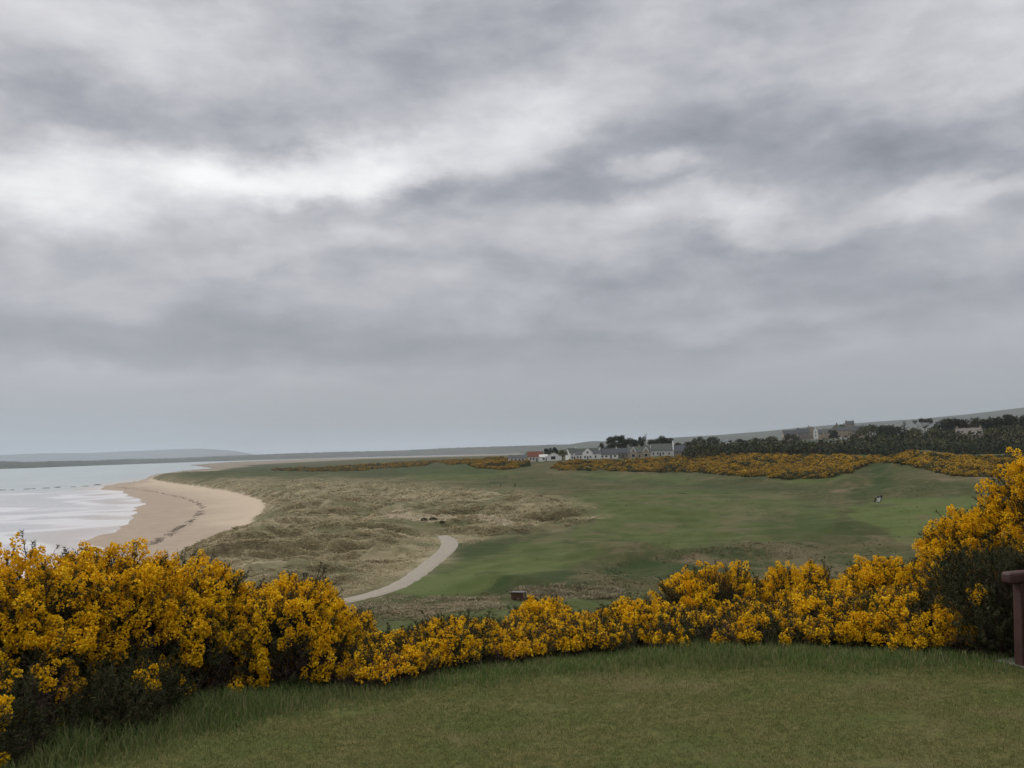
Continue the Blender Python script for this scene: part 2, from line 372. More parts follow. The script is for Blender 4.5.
# ================================================================ material helpers
def nmat(name):
    mt = bpy.data.materials.new(name); mt.use_nodes = True
    t = mt.node_tree; b = t.nodes['Principled BSDF']
    return mt, t, b
class NB:
    def __init__(s, t): s.t = t
    def n(s, ty, **k):
        n = s.t.nodes.new(ty)
        for a, b in k.items(): setattr(n, a, b)
        return n
    def l(s, a, b): s.t.links.new(a, b)
    def val(s, sock, v):
        if isinstance(v, (int, float)): sock.default_value = v
        elif isinstance(v, tuple): sock.default_value = v + (1,) if len(v) == 3 else v
        else: s.l(v, sock)
    def mix(s, f, a, b, mode='MIX'):
        n = s.n('ShaderNodeMix', data_type='RGBA', blend_type=mode)
        s.val(n.inputs['Factor'], f); s.val(n.inputs['A'], a); s.val(n.inputs['B'], b); return n.outputs['Result']
    def attr(s, name): return s.n('ShaderNodeAttribute', attribute_name=name).outputs['Fac']
    def math(s, op, a, b=0.0, c=0.0):
        n = s.n('ShaderNodeMath', operation=op)
        s.val(n.inputs[0], a); s.val(n.inputs[1], b); s.val(n.inputs[2], c); return n.outputs[0]
    def noise(s, scale, detail=4, rough=0.6, stretch=None, coord='Object', dist=0.0):
        tcn = s.n('ShaderNodeTexCoord'); v = tcn.outputs[coord]
        if stretch:
            mp = s.n('ShaderNodeMapping'); s.l(v, mp.inputs[0]); mp.inputs['Scale'].default_value = stretch; v = mp.outputs[0]
        n = s.n('ShaderNodeTexNoise'); s.l(v, n.inputs['Vector']); n.inputs['Scale'].default_value = scale
        n.inputs['Detail'].default_value = detail; n.inputs['Roughness'].default_value = rough; n.inputs['Distortion'].default_value = dist
        return n.outputs['Fac']
    def ramp(s, f, lo, hi, a=0.0, b=1.0):
        n = s.n('ShaderNodeMapRange', interpolation_type='SMOOTHSTEP'); s.val(n.inputs[0], f)
        n.inputs[1].default_value = lo; n.inputs[2].default_value = hi; n.inputs[3].default_value = a; n.inputs[4].default_value = b
        return n.outputs[0]
    def bump(s, h, strength, dist, bsdf):
        n = s.n('ShaderNodeBump'); n.inputs['Strength'].default_value = strength; n.inputs['Distance'].default_value = dist
        s.l(h, n.inputs['Height']); s.l(n.outputs[0], bsdf.inputs['Normal'])
def simple(name, col, rough=0.85, var=0.25, scale=8.0, spec=0.2, metallic=0.0, bump=0.0):
    mt, t, b = nmat(name); q = NB(t)
    n = q.noise(scale, 5)
    c = q.mix(q.ramp(n, 0.3, 0.7), tuple(x * (1 - var) for x in col), tuple(min(1, x * (1 + var)) for x in col))
    q.l(c, b.inputs['Base Color']); b.inputs['Roughness'].default_value = rough
    b.inputs['Specular IOR Level'].default_value = spec; b.inputs['Metallic'].default_value = metallic
    if bump: q.bump(n, bump, 0.02, b)
    return mt
def leafmat(name, cols, scale, rough=0.7, rand=0.25, trans=0.0):
    """foliage colour broken up by position and per leaf piece"""
    mt, t, b = nmat(name); q = NB(t)
    n = q.noise(scale, 3)
    c = q.mix(q.ramp(n, 0.35, 0.65), cols[0], cols[1])
    g = q.n('ShaderNodeNewGeometry')
    if len(cols) > 2: c = q.mix(q.ramp(g.outputs['Random Per Island'], 0.6, 0.95), c, cols[2])
    hs = q.n('ShaderNodeHueSaturation'); q.l(c, hs.inputs['Color'])
    q.l(q.ramp(g.outputs['Random Per Island'], 0.0, 1.0, 1 - rand, 1 + rand), hs.inputs['Value'])
    q.l(hs.outputs[0], b.inputs['Base Color']); b.inputs['Roughness'].default_value = rough
    b.inputs['Specular IOR Level'].default_value = 0.15
    if trans:
        tr = q.n('ShaderNodeBsdfTranslucent'); q.l(hs.outputs[0], tr.inputs[0])
        ms = q.n('ShaderNodeMixShader'); ms.inputs[0].default_value = trans
        o_ = t.nodes['Material Output']; q.l(b.outputs[0], ms.inputs[1]); q.l(tr.outputs[0], ms.inputs[2]); q.l(ms.outputs[0], o_.inputs['Surface'])
    return mt

# ---- the ground: zones come from vertex masks, colours from nodes
mt, t, b = nmat('links_ground'); q = NB(t)
big = q.noise(0.03, 6, 0.6); mid = q.noise(0.22, 6, 0.62); fin = q.noise(1.6, 6, 0.7); mic = q.noise(14, 5, 0.7)
turf = q.mix(q.ramp(big, 0.35, 0.65), (0.054, 0.066, 0.022), (0.090, 0.086, 0.038))
turf = q.mix(q.ramp(mid, 0.55, 0.75), turf, (0.15, 0.125, 0.068))
mown = q.mix(q.ramp(mid, 0.35, 0.68), (0.070, 0.092, 0.028), (0.100, 0.116, 0.042))
mown = q.mix(q.math('MULTIPLY', q.ramp(q.noise(0.5, 8, 0.7), 0.5, 0.7), 0.5), mown, (0.12, 0.115, 0.052))
turf = q.mix(q.math('MULTIPLY', q.ramp(q.noise(0.7, 8, 0.72), 0.48, 0.66), 0.65), turf, (0.135, 0.115, 0.062))
c = q.mix(q.attr('mown'), turf, mown)
c = q.mix(q.attr('green'), c, q.mix(q.ramp(mid, 0.35, 0.65), (0.092, 0.118, 0.036), (0.108, 0.132, 0.044)))
rough_and_shade = q.mix(q.ramp(mid, 0.4, 0.65), (0.036, 0.056, 0.018), (0.055, 0.066, 0.025))
c = q.mix(q.math('MULTIPLY', q.ramp(q.noise(0.06, 5, 0.65), 0.53, 0.66), 0.6), c, (0.150, 0.120, 0.068))
c = q.mix(q.math('MULTIPLY', q.ramp(q.noise(0.09, 5, 0.65, (1, 1, 2)), 0.54, 0.68), 0.7), c, (0.050, 0.062, 0.026))
c = q.mix(q.attr('rough'), c, rough_and_shade)  # rough grass, plus shade painted into the gully of the mound
heath = q.mix(q.ramp(fin, 0.3, 0.7), (0.14, 0.105, 0.062), (0.19, 0.15, 0.092))
c = q.mix(q.attr('heath'), c, heath)
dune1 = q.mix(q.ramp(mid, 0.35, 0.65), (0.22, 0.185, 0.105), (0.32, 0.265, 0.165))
dune1 = q.mix(q.math('MULTIPLY', q.ramp(q.noise(0.045, 6, 0.62, (1, 1.5, 1)), 0.46, 0.60), 0.85), dune1, (0.118, 0.118, 0.056))  # greener grass patches, also standing in for dark hollows soft light leaves flat
dune1 = q.mix(q.math('MULTIPLY', q.ramp(q.noise(0.07, 5, 0.6, (.6, 1.8, 1)), 0.56, 0.68), 0.8), dune1, (0.42, 0.35, 0.23))  # bleached patches, also standing in for light crests of the dune relief
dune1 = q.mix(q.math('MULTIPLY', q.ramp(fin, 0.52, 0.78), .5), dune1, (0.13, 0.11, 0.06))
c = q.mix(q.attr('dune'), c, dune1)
sand = q.mix(q.ramp(fin, 0.3, 0.7), (0.47, 0.38, 0.275), (0.55, 0.45, 0.335))
wet = q.mix(q.ramp(mid, 0.3, 0.7), (0.355, 0.28, 0.212), (0.405, 0.325, 0.25))
sandc = q.mix(q.attr('wet'), sand, wet)
sandc = q.mix(q.math('MULTIPLY', q.attr('far'), q.ramp(q.noise(0.006, 5, 0.65), 0.40, 0.60, 0.7, 1.0)), sandc, (0.21, 0.175, 0.125))
c = q.mix(q.attr('sand'), c, sandc)
lawn = q.mix(q.ramp(fin, 0.3, 0.7), (0.090, 0.110, 0.028), (0.150, 0.135, 0.052))
lawn = q.mix(q.ramp(mic, 0.35, 0.7), lawn, (0.062, 0.072, 0.022))
lawn = q.mix(q.ramp(q.noise(0.9, 5, 0.65), 0.5, 0.68), lawn, (0.14, 0.12, 0.056))
c = q.mix(q.attr('lawn'), c, lawn)
q.l(c, b.inputs['Base Color'])
b.inputs['Roughness'].default_value = 0.95; b.inputs['Specular IOR Level'].default_value = 0.08
q.bump(q.math('ADD', fin, q.math('MULTIPLY', mic, 0.4)), 0.5, 0.12, b)
GROUND = mt

# ================================================================ ground sheet
def polar_axes(dense, rlist):
    a = np.concatenate([np.linspace(-math.pi, -R(46), 60)[:-1], np.linspace(-R(46), R(46), dense), np.linspace(R(46), math.pi, 60)[1:]])
    return a, rlist
rl = np.concatenate([[0.02], np.linspace(0.6, 12, 70), np.linspace(12.5, 60, 60), 1 / np.linspace(1 / 61, 1 / 1500, 620)[0:], np.geomspace(1560, 30000, 60)])
aa, _ = polar_axes(1000, rl)
A, RR = np.meshgrid(aa, rl, indexing='ij')
X = np.sin(A) * RR; Y = np.cos(A) * RR
hb, dune, U, V_, PD, WOB = height(X, Y, True)
r_ = RR
def land_masks(X, Y, H, dune, U, V_, PD, wob):
    r = np.hypot(X, Y)
    u = U + wob * 14; v = V_ + wob * 2.5
    w2 = fbm(X, Y, 12, 4, 0.6, off=8.0); w3 = fbm(X, Y, 7, 4, 0.65, off=28.0)
    u = u + w2 * 12 + w3 * 10; v = v + w2 * 1.8 + w3 * 0.8
    M = lambda P, s=6: mask_px(u, v, P, s) * (0.72 + 0.28 * ss(w3, -.35, .1))
    mown = np.zeros_like(X)
    for P in ([(380, 592), (420, 572), (470, 556), (520, 546), (560, 535), (600, 520), (560, 503), (600, 490), (700, 488), (760, 492), (830, 505), (842, 520), (820, 540), (740, 545), (690, 548), (640, 545), (600, 552), (560, 572), (500, 590), (440, 596)],
              [(845, 504), (880, 500), (965, 496), (1010, 505), (1010, 545), (930, 552), (905, 546), (885, 528), (850, 520)],
              [(560, 474), (620, 472), (700, 478), (690, 486), (600, 484)], [(400, 470), (470, 466), (520, 474), (480, 482), (410, 480)],
              [(360, 640), (400, 612), (500, 606), (640, 600), (700, 590), (640, 625), (500, 650), (380, 660)], [(770, 478), (840, 474), (850, 480), (790, 486)]):
        mown = np.maximum(mown, M(P))
    green = np.maximum(M([(848, 506), (880, 501), (965, 498), (1020, 505), (1020, 545), (930, 556), (905, 547), (888, 528), (852, 520)], 3), .8 * M([(384, 592), (420, 576), (470, 566), (520, 560), (560, 562), (540, 578), (470, 590), (420, 594)], 3))
    heath = np.zeros_like(X)
    for P, k in (([(395, 606), (430, 600), (500, 598), (505, 606), (430, 614), (350, 612)], .9), ([(515, 592), (560, 586), (620, 588), (612, 597), (520, 600)], .9), ([(650, 558), (700, 555), (735, 564), (690, 567)], .8),
              ([(712, 540), (770, 536), (850, 552), (900, 566), (860, 580), (760, 570), (720, 556)], .55), ([(925, 476), (985, 470), (1000, 482), (940, 482)], .9),
              ([(838, 490), (850, 484), (862, 488), (856, 494), (840, 495)], 1.), ([(725, 500), (800, 512), (790, 530), (740, 520)], .35), ([(575, 540), (650, 545), (640, 556), (560, 552)], .5), ([(560, 478), (640, 482), (760, 492), (640, 490)], .3)):
        heath = np.maximum(heath, k * M(P) * ss(w3 + .15 * w2, -.25, .12))
    rough = np.zeros_like(X)
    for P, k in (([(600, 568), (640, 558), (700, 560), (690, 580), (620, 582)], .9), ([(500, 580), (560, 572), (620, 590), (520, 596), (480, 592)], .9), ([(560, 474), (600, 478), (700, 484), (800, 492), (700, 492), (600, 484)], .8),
              ([(866, 457), (884, 457), (893, 480), (888, 494), (862, 500), (842, 500), (868, 492), (876, 478)], .95), ([(770, 510), (850, 525), (880, 545), (800, 550), (760, 535)], .5), ([(230, 466), (500, 462), (500, 474), (300, 478), (180, 476)], .7), ([(430, 540), (440, 556), (400, 580), (440, 545)], .9), ([(458, 541), (520, 536), (510, 552), (452, 562)], .7)):  # the gully polygon beside the mound is painted darker to deepen its relief
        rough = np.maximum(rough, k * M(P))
    h0 = H
    sand = 1 - ss(h0 + w2 * 0.25, -18.1, -17.4)
    sand = np.where(r < 60, 0, sand)
    for P, k in (([(385, 516), (420, 518), (450, 514), (460, 523), (420, 524), (390, 521)], .4), ([(474, 516), (490, 514), (492, 521), (520, 524), (490, 525), (480, 523)], .5), ([(576, 516.6), (598, 516), (597, 518.6), (578, 518.6)], .6)):
        sand = np.maximum(sand, k * mask_px(u, v, P, 2))
    wet = 1 - ss(h0 + wob * 0.15, -19.55, -18.75)
    lawn = 1 - ss(r, 20, 40)
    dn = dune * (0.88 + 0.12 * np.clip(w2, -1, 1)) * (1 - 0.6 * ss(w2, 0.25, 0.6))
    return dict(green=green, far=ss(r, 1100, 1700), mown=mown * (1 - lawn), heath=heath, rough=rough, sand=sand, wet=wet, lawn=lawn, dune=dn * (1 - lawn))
MK = land_masks(X, Y, hb, dune, U, V_, PD, WOB)
na, nr = X.shape
idx = np.arange(na * nr).reshape(na, nr)
quads = np.stack([idx[:-1, :-1], idx[1:, :-1], idx[1:, 1:], idx[:-1, 1:]], -1).reshape(-1, 4)[:, ::-1]
ground = mesh_np('ground', np.stack([X, Y, hb], -1), quads, GROUND, smooth=True, attrs={k: v.ravel() for k, v in MK.items()})
tag(ground, kind='structure')

_ia, _ir = np.arange(len(aa)), np.arange(len(rl))
height_exact = height
def height(x, y):
    x = np.asarray(x, float); y = np.asarray(y, float)
    fa = np.interp(np.arctan2(x, y), aa, _ia); fr = np.interp(np.hypot(x, y), rl, _ir)
    i = np.minimum(fa.astype(int), len(aa) - 2); j = np.minimum(fr.astype(int), len(rl) - 2); u = fa - i; v = fr - j
    return (hb[i, j] * (1 - u) + hb[i + 1, j] * u) * (1 - v) + (hb[i, j + 1] * (1 - u) + hb[i + 1, j + 1] * u) * v
def hit(px, py):
    return hit_fn(px, py, height)

# ================================================================ sea
mt, t, b = nmat('sea_water'); q = NB(t)
s1 = q.noise(0.012, 5, 0.6, (1, 2.4, 1)); s2 = q.noise(0.10, 5, 0.65, (0.35, 1.6, 1)); s3 = q.noise(0.9, 4, 0.6, (0.5, 1.4, 1))
c = q.mix(q.ramp(s1, 0.35, 0.65), (0.31, 0.365, 0.365), (0.40, 0.445, 0.445))
shallow = q.attr('shallow')
c = q.mix(shallow, c, (0.44, 0.44, 0.455))
c = q.mix(q.math('MULTIPLY', q.attr('edge'), 0.75), c, (0.44, 0.37, 0.32))
fo = q.ramp(q.math('ADD', q.attr('foam'), q.math('MULTIPLY', q.math('SUBTRACT', s2, 0.5), 0.75)), 0.15, 1.0)
c = q.mix(q.math('MULTIPLY', fo, 0.65), c, (0.66, 0.66, 0.68))
caps = q.math('MULTIPLY', q.ramp(s2, 0.66, 0.74), 0.35)
c = q.mix(caps, c, (0.8, 0.8, 0.8))
q.l(c, b.inputs['Base Color']); q.l(q.ramp(fo, 0, 1, 0.32, 0.7), b.inputs['Roughness'])
b.inputs['IOR'].default_value = 1.33
q.bump(q.math('ADD', s2, q.math('MULTIPLY', s3, 0.3)), 0.6, 0.6, b)
rs = np.concatenate([np.linspace(40, 150, 12), 1 / np.linspace(1 / 151, 1 / 3000, 320), np.geomspace(3100, 60000, 40)])
sa = np.concatenate([np.linspace(-math.pi, -R(44), 50)[:-1], np.linspace(-R(44), R(6), 420), np.linspace(R(6), math.pi, 50)[1:]])
A2, R2 = np.meshgrid(sa, rs, indexing='ij'); X2 = np.sin(A2) * R2; Y2 = np.cos(A2) * R2
sd2 = -poly_sd(X2, Y2, SEA_W) + 3
bay = ss(R2, 900, 650)
nb = fbm(X2, Y2, 70, 3, off=2.0)
foam = bay * (1 - ss(sd2, 60, 200)) * (0.5 + 0.5 * np.sin(sd2 / 13.0 + nb * 7)) ** 2 * 0.9 + 0.5 * bay * ss(nb, -.1, .5) * (1 - ss(sd2, 150, 300)) + 0.42 * (1 - ss(sd2 + nb * 8, 0, 16)) * (R2 < 1200)
idx = np.arange(A2.size).reshape(A2.shape)
qd = np.stack([idx[:-1, :-1], idx[1:, :-1], idx[1:, 1:], idx[:-1, 1:]], -1).reshape(-1, 4)[:, ::-1]
sea = mesh_np('sea_water', np.stack([X2, Y2, np.full_like(X2, SEA)], -1), qd, mt, smooth=True,
              attrs=dict(foam=foam.ravel(), edge=((1 - ss(sd2 + nb * 10, 0, 34)) * (R2 < 1200)).ravel(), shallow=(bay * (1 - ss(sd2, 80, 350))).ravel()))
tag(sea, kind='structure')

# ================================================================ gravel path
xs, ys = path_pts()
PW = np.interp(np.linspace(0, len(PATH_PX) - 1, 90), range(len(PATH_PX)), [2.9, 2.9, 3.0, 3.1, 3.1, 3.1, 3.2, 3.3, 3.4, 3.5, 3.4, 2.6])
tx = np.gradient(xs); ty = np.gradient(ys); ln = np.hypot(tx, ty); nx, ny = -ty / ln, tx / ln
Vp = []; K = 7
for j in range(K):
    f = (j / (K - 1) - 0.5)
    wob = 0.32 * gn(np.arange(90) / 2.2 + j * 5, np.full(90, j * 3.3)) * (abs(f) > 0.4)
    px_ = xs + nx * (PW * f + wob); py_ = ys + ny * (PW * f + wob)
    Vp.append(np.stack([px_, py_, np.zeros(90)], -1))
Vp = np.array(Vp)
hc = height(Vp[..., 0], Vp[..., 1])
zc_ = hc.max(0) + 0.10
for _ in range(5): zc_[1:-1] = np.maximum((zc_[:-2] + zc_[1:-1] * 2 + zc_[2:]) / 4, hc.max(0)[1:-1] + 0.04)
for j in range(K): Vp[j, :, 2] = np.convolve(np.pad(hc[j], 1, 'edge'), [.25, .5, .25], 'valid') + (0.10 if 0 < j < K - 1 else -0.05)
idp = np.arange(K * 90).reshape(K, 90)
qp = np.stack([idp[:-1, :-1], idp[1:, :-1], idp[1:, 1:], idp[:-1, 1:]], -1).reshape(-1, 4)
mt, t, b = nmat('gravel'); q = NB(t)
c = q.mix(q.ramp(q.noise(2.0, 6, 0.7), 0.3, 0.7), (0.27, 0.23, 0.18), (0.36, 0.31, 0.245))
c = q.mix(q.ramp(q.noise(0.5, 3), 0.55, 0.75), c, (0.25, 0.225, 0.185))
q.l(c, b.inputs['Base Color']); b.inputs['Roughness'].default_value = 0.95
tag(mesh_np('path', Vp, qp, mt, smooth=True), kind='structure')

# ================================================================ far shores and hills: real ridges at their distance
def ridge(name, pts, depth, mats, rough_amp, seed, rows=10, wood=0.0, step=1.5, basez=-22):
    P = np.array(pts, float)
    n = int((P[-1, 0] - P[0, 0]) / step)
    u = np.linspace(P[0, 0], P[-1, 0], n); vt = np.interp(u, P[:, 0], P[:, 1]); dist = np.interp(u, P[:, 0], P[:, 2])
    k = np.ones(9) / 9; vt = np.convolve(np.pad(vt, 4, 'edge'), k, 'valid')
    D = fwd[None] * F + RT[None] * (u - 512)[:, None] + UP[None] * (384 - vt)[:, None]
    D /= np.hypot(D[:, 0], D[:, 1])[:, None]
    V = []
    for j in range(rows):
        f = j / (rows - 1); prof = math.sin(math.pi * min(f * 1.25, 1) * 0.5) if f < 0.8 else math.cos((f - 0.8) / 0.2 * math.pi * 0.5)
        crest_d = dist + depth * 0.8
        d = dist + depth * f
        zt = EYE + D[:, 2] * crest_d
        nn = fbm(D[:, 0] * d, D[:, 1] * d, depth * 0.6, 4, 0.55, off=seed)
        z = basez + (zt - basez) * prof + rough_amp * nn * min(1, f * 3) * (1 if f < .99 else 0)
        if wood: z = z + wood * (gn(D[:, 0] * d / 45 + seed, D[:, 1] * d / 45) * 0.6 + gn(D[:, 0] * d / 14 + seed, D[:, 1] * d / 200) * 0.4) * min(1, f * 6)
        V.append(np.stack([D[:, 0] * d, D[:, 1] * d, z], -1))
    V = np.array(V); idr = np.arange(rows * n).reshape(rows, n)
    qd = np.stack([idr[:-1, :-1], idr[:-1, 1:], idr[1:, 1:], idr[1:, :-1]], -1).reshape(-1, 4)
    return tag(mesh_np(name, V, qd, mats, smooth=True), kind='structure')
mt, t, b = nmat('hill_heather'); q = NB(t)
c = q.mix(q.ramp(q.noise(0.0012, 6, 0.6), 0.4, 0.62), (0.055, 0.060, 0.040), (0.085, 0.088, 0.052))
c = q.mix(q.ramp(q.noise(0.004, 4, 0.6, (1, 1, 3)), 0.55, 0.7), c, (0.045, 0.048, 0.034))
q.l(c, b.inputs['Base Color']); b.inputs['Roughness'].default_value = 1; b.inputs['Specular IOR Level'].default_value = 0
HILL = mt
mt, t, b = nmat('shore_wood'); q = NB(t)
c = q.mix(q.ramp(q.noise(0.006, 6, 0.6, (1, 1, 6)), 0.42, 0.6), (0.030, 0.040, 0.024), (0.085, 0.085, 0.05))
q.l(c, b.inputs['Base Color']); b.inputs['Roughness'].default_value = 1; b.inputs['Specular IOR Level'].default_value = 0
WOODM = mt
ridge('distant_hills', [(-500, 470, 17000), (-250, 460, 17000), (-60, 456.5, 17000), (0, 455, 17000), (40, 453, 17000), (90, 453, 17000), (150, 450.5, 17000), (200, 448.5, 17000), (235, 451, 17000), (262, 456, 17000)], 5000, HILL, 20, 3)
ridge('far_shore', [(-500, 474, 4300), (-200, 468, 4300), (-40, 462.5, 4300), (0, 461.5, 4400), (30, 462, 4500), (55, 461, 4800), (90, 460.5, 5200), (130, 459, 5800), (170, 458.5, 6300), (200, 457, 7000), (260, 454.5, 7600), (330, 452, 8000), (400, 450.5, 8000),
                    (450, 448, 7800), (500, 446.5, 7500), (560, 444.5, 7000), (640, 443, 7000)], 1800, WOODM, 2, 9, wood=5)
ridge('inland_hills', [(520, 450, 6000), (560, 446, 6000), (590, 441.5, 6000), (625, 442, 6000), (660, 438.5, 6000), (685, 437, 6000), (720, 435, 6000), (760, 432, 6000), (800, 428, 6200), (840, 424.5, 6400), (880, 421.5, 6600), (920, 419, 6600), (960, 415, 6600), (1000, 410.5, 6600),
                       (1040, 406, 6600), (1200, 398, 6600), (1500, 395, 6600)], 2500, HILL, 8, 21)
ridge('farmland_rise', [(525, 453, 1900), (560, 449.5, 1900), (610, 447, 1900), (680, 445, 1900), (720, 442.5, 1900), (800, 440.5, 1900), (900, 437, 1900), (1024, 434, 1900), (1400, 425, 1900)], 900, WOODM, 1, 31, wood=2)

# ================================================================ foreground gorse: each bush its own thing (stems, green shoots, blossom)
M_FLOWER = leafmat('gorse_blossom', [(0.90, 0.59, 0.008), (0.86, 0.49, 0.005), (0.93, 0.70, 0.04)], 5.0, 0.65, 0.20, trans=0.28)
M_SPINE = leafmat('gorse_spines', [(0.040, 0.052, 0.020), (0.060, 0.066, 0.028), (0.085, 0.062, 0.035)], 4.0, 0.8, 0.35)
M_TWIG = simple('gorse_stem', (0.055, 0.040, 0.028), 0.9, 0.3, 20)
M_DEAD = leafmat('gorse_dead_twigs', [(0.085, 0.060, 0.045), (0.060, 0.045, 0.035), (0.11, 0.08, 0.06)], 6.0, 0.9, 0.3)

def frame_from(n):
    n = n / np.linalg.norm(n, axis=1, keepdims=True)
    ref = np.where(np.abs(n[:, 2:3]) < 0.9, np.array([[0, 0, 1.0]]), np.array([[1.0, 0, 0]]))
    t = np.cross(ref, n); t /= np.linalg.norm(t, axis=1, keepdims=True)
    return np.stack([t, np.cross(n, t), n], 1)      # rows: local x, y, z axes
def place_templates(tmpls, pos, nrm, scl, rng):
    """copies of small template meshes (V,T) stood along nrm at pos; returns one (V,T)"""
    Vs, Ts, off = [], [], 0
    which = rng.integers(0, len(tmpls), len(pos))
    Fm = frame_from(nrm); ang = rng.uniform(0, 2 * np.pi, len(pos))
    for k, (V, T) in enumerate(tmpls):
        s = np.where(which == k)[0]
        if not len(s): continue
        ca, sa_ = np.cos(ang[s])[:, None], np.sin(ang[s])[:, None]
        x = V[None, :, 0] * ca - V[None, :, 1] * sa_; y = V[None, :, 0] * sa_ + V[None, :, 1] * ca; z = np.broadcast_to(V[None, :, 2], x.shape)
        L_ = np.stack([x, y, z], -1) * scl[s][:, None, None]
        W = np.einsum('nvi,nij->nvj', L_, Fm[s]) + pos[s][:, None, :]
        Vs.append(W.reshape(-1, 3)); Ts.append((T[None] + (np.arange(len(s)) * len(V))[:, None, None]).reshape(-1, 3) + off)
        off += len(s) * len(V)
    if not Vs: return np.zeros((0, 3)), np.zeros((0, 3), int)
    return np.concatenate(Vs), np.concatenate(Ts)
def petals(rng, n, L_, rad, sz):
    """flower spike: n little two-lipped pea flowers round a stem of length L_"""
    V, T = [], []
    for i in range(n):
        t = rng.uniform(0.12, 1.0); a = rng.uniform(0, 2 * np.pi)
        rr = rad * (0.55 + 0.5 * rng.random()) * (1.15 - 0.65 * t)
        c = np.array([math.cos(a) * rr, math.sin(a) * rr, t * L_])
        o = np.array([math.cos(a), math.sin(a), 0.5]); o /= np.linalg.norm(o)
        s = np.cross(o, rng.normal(size=3)); s /= np.linalg.norm(s); u = np.cross(o, s)
        z = sz * rng.uniform(0.7, 1.25)
        b0 = len(V)
        V += [c - o * z * .4, c + s * z * .62 + o * z * .25, c + u * z * .6 + o * z * .15, c - s * z * .6 + o * z * .3, c - u * z * .5 + o * z * .2, c + o * z * .75]
        T += [[b0, b0 + 1, b0 + 2], [b0, b0 + 2, b0 + 3], [b0, b0 + 3, b0 + 4], [b0, b0 + 4, b0 + 1], [b0 + 5, b0 + 2, b0 + 1], [b0 + 5, b0 + 4, b0 + 3]]
    return np.array(V), np.array(T)
def spines(rng, n, L_, sz, wd=0.0022):
    V, T = [], []
    for i in range(n):
        t = rng.random(); a = rng.uniform(0, 2 * np.pi)
        c = np.array([0, 0, t * L_]); o = np.array([math.cos(a), math.sin(a), rng.uniform(0.3, 1.2)]); o /= np.linalg.norm(o)
        s = np.cross(o, rng.normal(size=3)); s /= np.linalg.norm(s)
        z = sz * rng.uniform(0.6, 1.4); b0 = len(V)
        V += [c + s * wd, c - s * wd, c + o * z]; T += [[b0, b0 + 1, b0 + 2]]
    s = 0.003; b0 = len(V)
    V += [np.array([s, 0, 0]), np.array([-s, s, 0]), np.array([-s, -s, 0]), np.array([0, 0, L_ * 1.05])]
    T += [[b0, b0 + 1, b0 + 3], [b0 + 1, b0 + 2, b0 + 3], [b0 + 2, b0, b0 + 3]]
    return np.array(V), np.array(T)
tr = np.random.default_rng(5)
T_FLOW = [petals(tr, 46, tr.uniform(.045, .085), .036, .0112) for _ in range(8)]
T_SPIN = [spines(tr, 34, tr.uniform(.10, .16), .030, .0028) for _ in range(6)]
T_TWIG = [spines(tr, 16, tr.uniform(.14, .22), .045, .0022) for _ in range(4)]
def n3(p, s, off):
    return (gn(p[:, 0] / s + off, p[:, 1] / s) + gn(p[:, 1] / s + off * 2, p[:, 2] / s + 7) + gn(p[:, 2] / s + 3 + off, p[:, 0] / s + 5)) / 3
def tube(bm, pts, rads, seg=5):
    rings = []
    for i, p in enumerate(pts):
        d = (Vector(pts[min(i + 1, len(pts) - 1)]) - Vector(pts[max(i - 1, 0)])).normalized()
        t_ = d.orthogonal().normalized(); b_ = d.cross(t_)
        rings.append([bm.verts.new(Vector(p) + (t_ * math.cos(k * 2 * math.pi / seg) + b_ * math.sin(k * 2 * math.pi / seg)) * rads[i]) for k in range(seg)])
    for a, b_ in zip(rings[:-1], rings[1:]):
        for k in range(seg): bm.faces.new((a[k], a[(k + 1) % seg], b_[(k + 1) % seg], b_[k]))
    if len(rings[-1]) > 2: bm.faces.new(rings[-1])
